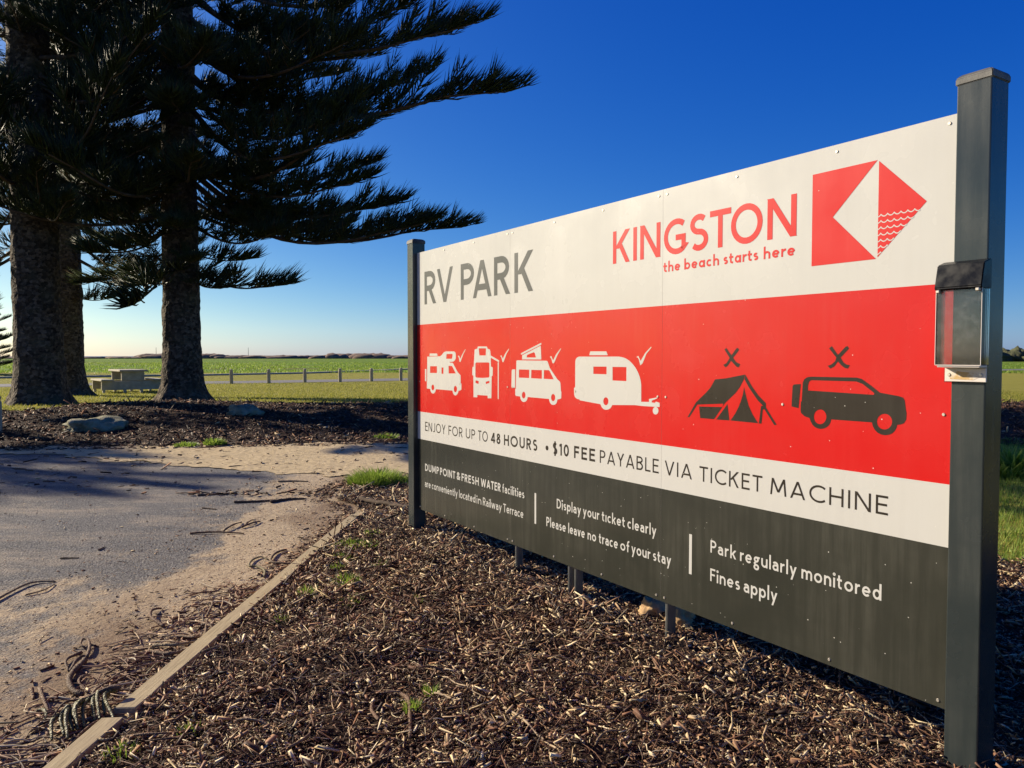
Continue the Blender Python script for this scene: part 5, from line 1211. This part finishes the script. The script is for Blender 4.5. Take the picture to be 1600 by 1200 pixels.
def pine(loc, height, r0, r1, label, specs, whorl_from, spread, lean=(0, 0), n_whorl=6, step=0.62, skip=None, seed=1):
    random.seed(seed)
    root = empty('pine_tree', loc); tag(root, label, 'tree', 'Norfolk pines')
    V = []; F = []; sides = 56; zs = [-.3, 0] + list(np.arange(.08, 6.0, .085)) + list(np.arange(6.2, height * .98, .3)) + [height]
    def ctr(z): return lean[0] * z, lean[1] * z
    for z in zs:
        fl = 1 + 0.55 * math.exp(-max(z, 0) / .30); rr = (r0 + (r1 - r0) * min(1, max(z, 0) / height)) * fl
        cx, cy = ctr(max(z, 0))
        for s in range(sides):
            a = 2 * math.pi * s / sides
            root_ = 1 + 0.16 * math.exp(-max(z, 0) / .35) * math.sin(a * 5 + seed)
            q = rr * root_ * (1 + .07 * noise.noise(Vector((math.cos(a) * 2.2, math.sin(a) * 2.2, z * 1.6 + seed * 9))) + .05 * noise.noise(Vector((math.cos(a) * 7, math.sin(a) * 7, z * 5 + seed))) + .055 * abs(noise.noise(Vector((math.cos(a) * 9, math.sin(a) * 9, z * 9 + seed)))) + .03 * noise.noise(Vector((math.cos(a) * 22, math.sin(a) * 22, z * 16))))
            V.append((cx + q * math.cos(a), cy + q * math.sin(a), z))
    for i in range(len(zs) - 1):
        for s in range(sides): F.append((i * sides + s, i * sides + (s + 1) % sides, (i + 1) * sides + (s + 1) % sides, (i + 1) * sides + s))
    obj('trunk', mesh_py('trunk', V, F, smooth=True), root, M['bark'])
    for sp in specs:
        A, B = sp[0], sp[1]; add_branch(root, A, B, sp[2] if len(sp) > 2 else None)
    z = whorl_from; k = 0; count = 0
    while z < height - .4 and count < 230:
        a0 = random.uniform(0, 6.28); f = min(1.0, (z - whorl_from + 1.2) / 3.0) if z < whorl_from + 2 else 1.0
        top = max(0.06, 1 - (z / height) ** 1.8)
        for j in range(n_whorl):
            a = a0 + 2 * math.pi * j / n_whorl + random.gauss(0, .16)
            ln = spread * top ** .8 * random.uniform(.72, 1.08)
            if skip and skip(z, math.atan2(math.sin(a), math.cos(a)), ln): continue
            cx, cy = ctr(z); zz = z + random.uniform(-.2, .2)
            rise = random.uniform(-.10, .06) * ln if z < height * .6 else random.uniform(.0, .25) * ln
            A = (cx + math.cos(a) * r1, cy + math.sin(a) * r1, zz)
            add_branch(root, A, (cx + math.cos(a) * ln, cy + math.sin(a) * ln, zz + rise)); count += 1
        z += step * random.uniform(.85, 1.15) * (1.0 if z < 11 else 1.5)
    return root

# middle tree: its right-hand limbs are the ones that show against the sky
MT = Vector((-8.27, 19.3, 0.24))
def at_px(px, py, Y):
    th = R(2.0726); x = (px - 800) / 1202.0; y = (600 - py) / 1202.0
    d = Vector((x, math.cos(th) + y * math.sin(th), -math.sin(th) + y * math.cos(th))); t = Y / d.y
    return Vector((d.x * t, Y, CAM_H + d.z * t))
S = []
for (ay, tx, ty, dY, *v) in [(-70, 700, -40, -2.5), (-20, 690, -4, -2.0), (-10, 778, 34, -2.2), (30, 722, 42, -1.0), (55, 828, 152, -3.0), (120, 700, 105, -2.4), (135, 560, 190, -3.5), (150, 600, 155, -1.5),
                             (165, 585, 205, -4.2), (205, 608, 262, -1.5), (230, 590, 285, -2.8), (250, 640, 325, -2.0), (265, 758, 364, -1.2), (280, 700, 352, -2.6), (300, 560, 345, 1.2),
                             (325, 482, 350, .5), (345, 455, 370, -2.2), (395, 412, 412, .8), (418, 462, 455, -.8), (430, 350, 462, -1.0), (440, 342, 452, .6),
                             (240, 470, 270, 2.5), (60, 560, 60, -4.0), (20, 560, 10, -3.0), (235, 578, 150, -3.6), (120, 470, 110, -2.0)]:
    Yt = MT.y + dY; tip = at_px(tx, ty, Yt); base = at_px(285, ay, MT.y); base.x = MT.x
    A = base - MT; A.x += .25
    B = tip - MT; d = B - A; S.append((A, A + d * (1 - .58 / d.length)))
for (ay, tx, ty, dY) in [(385, 150, 440, -.4), (400, 205, 448, .8), (330, 130, 385, 1.0), (300, 140, 330, -1.5), (350, 160, 395, -2.2), (270, 100, 290, 1.5), (240, 120, 250, -2), (200, 110, 215, 1), (410, 215, 470, -1.6),
                         (150, 130, 160, -2), (110, 100, 120, 1), (60, 120, 70, -1), (20, 90, 20, 1), (-30, 120, -40, -2)]:
    Yt = MT.y + dY; tip = at_px(tx, ty, Yt); base = at_px(285, ay, MT.y); base.x = MT.x - .25
    S.append((base - MT, tip - MT))
# limbs coming forward in front of the trunk
for (ay, tx, ty, dY) in [(-60, 250, -20, -4.6), (30, 300, 70, -4.6), (130, 275, 160, -3.6), (225, 310, 255, -3.4), (325, 275, 352, -2.6), (385, 310, 405, -1.8)]:
    Yt = MT.y + dY; tip = at_px(tx, ty, Yt); base = at_px(285, ay, MT.y); base.x = MT.x; base.y -= .25
    S.append((base - MT, tip - MT))
def mid_skip(z, a, ln):
    # keep the sky side free for the limbs placed above, and the lower trunk bare
    if -2.4 < a < 1.0 and z < 10.5 and abs(a + .4) < 1.0: return True
    return False
pine(MT, 19.0, .455, .27, 'middle pine with a bare dark trunk on the mulch mound, limbs reaching towards the sign', S, 4.6, 5.6, skip=mid_skip, seed=11, n_whorl=4, step=.72)

pine((-11.05, 18.0, 0.20), 18.0, .51, .33, 'nearest pine, very thick trunk on the grass at the left edge',
     [((-.4, -.2, 4.6), (-1.8, -1.2, 2.9)), ((-.4, 0, 3.6), (-2.6, -1.0, 2.7)), ((-.4, .2, 4.0), (-2.9, 1.6, 3.6)), ((.2, -.4, 4.9), (2.2, -2.4, 4.3)), ((.1, -.4, 5.4), (1.4, -4.4, 5.6)), ((.2, -.3, 6.2), (3.4, -2.8, 6.6)), ((0, -.4, 7.0), (.6, -4.5, 7.4)), ((.3, -.2, 8.0), (3.9, -1.6, 8.8)),
      ((.3, -.2, 5.8), (2.9, -.8, 5.2)), ((.3, -.2, 7.4), (4.0, -2.6, 7.5))],
     5.2, 4.0, lean=(-.012, 0), seed=23, n_whorl=5, step=.62)
pine((-14.95, 26.0, 0.08), 18.5, .44, .30, 'pine with a slimmer dark trunk standing just behind the thick left one',
     [((.3, -.1, 3.3), (1.5, -.2, 3.25)), ((.3, 0, 4.6), (4.6, -.6, 3.9)), ((.3, 0, 5.2), (4.9, -1.4, 4.9)), ((.3, 0, 4.2), (3.0, 1.2, 4.3))], 6.4, 5.0, seed=37, n_whorl=6, step=.72)
# distant pine at the left edge
pine((-42.5, 60.0, 0.0), 9.0, .28, .12, 'distant bushy pine far behind the left tree, cut by the left edge', [], .9, 3.4, seed=41, n_whorl=6, step=.55)
# pines of the same row beyond the left edge of the frame: they cast the long shadows over mound and asphalt
pine((-26.0, 18.6, 0.0), 11.2, .34, .16, 'pine standing beyond the left edge of the photo, shading the car park', [], 2.5, 4.6, seed=53, n_whorl=5, step=.8)

# ------------------------------------------------------------------ picnic table
pt = empty('picnic_table', (-14.35, 29.2, 0.02), R(129)); pt.scale = (1.12, 1.12, 1.04)      # local +x = long axis, away from the camera
tag(pt, 'pale concrete picnic table with fixed benches on the grass between the trunks', 'picnic table')
L_ = 1.75
tb = lambda name, *a: obj(name, bm_mesh(name, box_bm(*a, .012, 1)), pt, M['concrete'])
tb('tabletop', 0.0, L_, -.44, .44, .76, .83)
for s in (-1, 1): tb('bench', 0.0, L_, *( (.62, 1.0) if s > 0 else (-1.0, -.62)), .42, .49)
for x in (.12, L_ - .20):
    tb('end_panel', x, x + .09, -.36, .36, .435, .757)
    e = tb('end_panel', x, x + .09, -.97, .97, .10, .417)
    for y in (-.93, -.30, .22, .86): obj('foot', bm_mesh('foot', box_bm(x + .002, x + .088, y, y + .08, -.05, .102)), e, M['concrete'])

# ------------------------------------------------------------------ bollards along the far road
b = bmesh.new()
w = .085
prof = [(-.1, w), (.0, w), (.60, w), (.635, w * .88), (.66, w * .88), (.70, w * .98), (.725, w * .80), (.74, w * .35)]
rings = []
for z, r_ in prof:
    ring = [b.verts.new((x * r_, y * r_, z)) for x, y in ((1, .45), (.45, 1), (-.45, 1), (-1, .45), (-1, -.45), (-.45, -1), (.45, -1), (1, -.45))]
    rings.append(ring)
for a, c in zip(rings[:-1], rings[1:]):
    for k in range(8): b.faces.new((a[k], a[(k + 1) % 8], c[(k + 1) % 8], c[k]))
b.faces.new(rings[-1])
bol = bm_mesh('bollard', b); bol.materials.append(M['palewood'])
names_ = ['first', 'second', 'third', 'fourth', 'fifth', 'sixth']
for i, (px, py) in enumerate([(361.6, 600), (420, 599), (476.4, 597.6), (531.4, 597), (580.4, 596), (626.4, 595)]):
    o = bpy.data.objects.new('bollard', bol); link(o); p = ray_ground(px, py, 0); o.location = (p.x, p.y, 0.0); o.rotation_euler = (0, 0, .4)
    tag(o, ['pale timber bollard nearest to the middle pine trunk, by the far road', 'second bollard right of the middle pine, by the far road', 'third bollard right of the middle pine, by the far road',
            'fourth bollard right of the middle pine, by the far road', 'fifth bollard right of the middle pine, by the far road', 'pale timber bollard closest to the far sign post, by the far road'][i], 'bollard', 'timber bollards along the far road')
o = bpy.data.objects.new('bollard', bol); link(o); o.location = (-8.78, 13.0, 0.06); o.rotation_euler = (0, 0, .3); o.scale = (1.3, 1.3, .92)
tag(o, 'pale timber bollard cut by the left edge, before the mulch mound', 'bollard')

# tiny marker poles on the dunes
for (px, lab) in ((244, 'thin marker pole on the dune left of the middle pine'), (388, 'thin marker pole on the dune right of the middle pine')):
    p = at_px(px, 553, 500); V, F = tube_arrays([(0, 0, -2), (0, 0, 4.2)], [.16, .10], 6)
    o = obj('marker_pole', mesh_py('marker_pole', V, F), None, M['post']); o.location = (p.x, p.y, max(p.z, 1.0)); tag(o, lab, 'pole', 'marker poles')
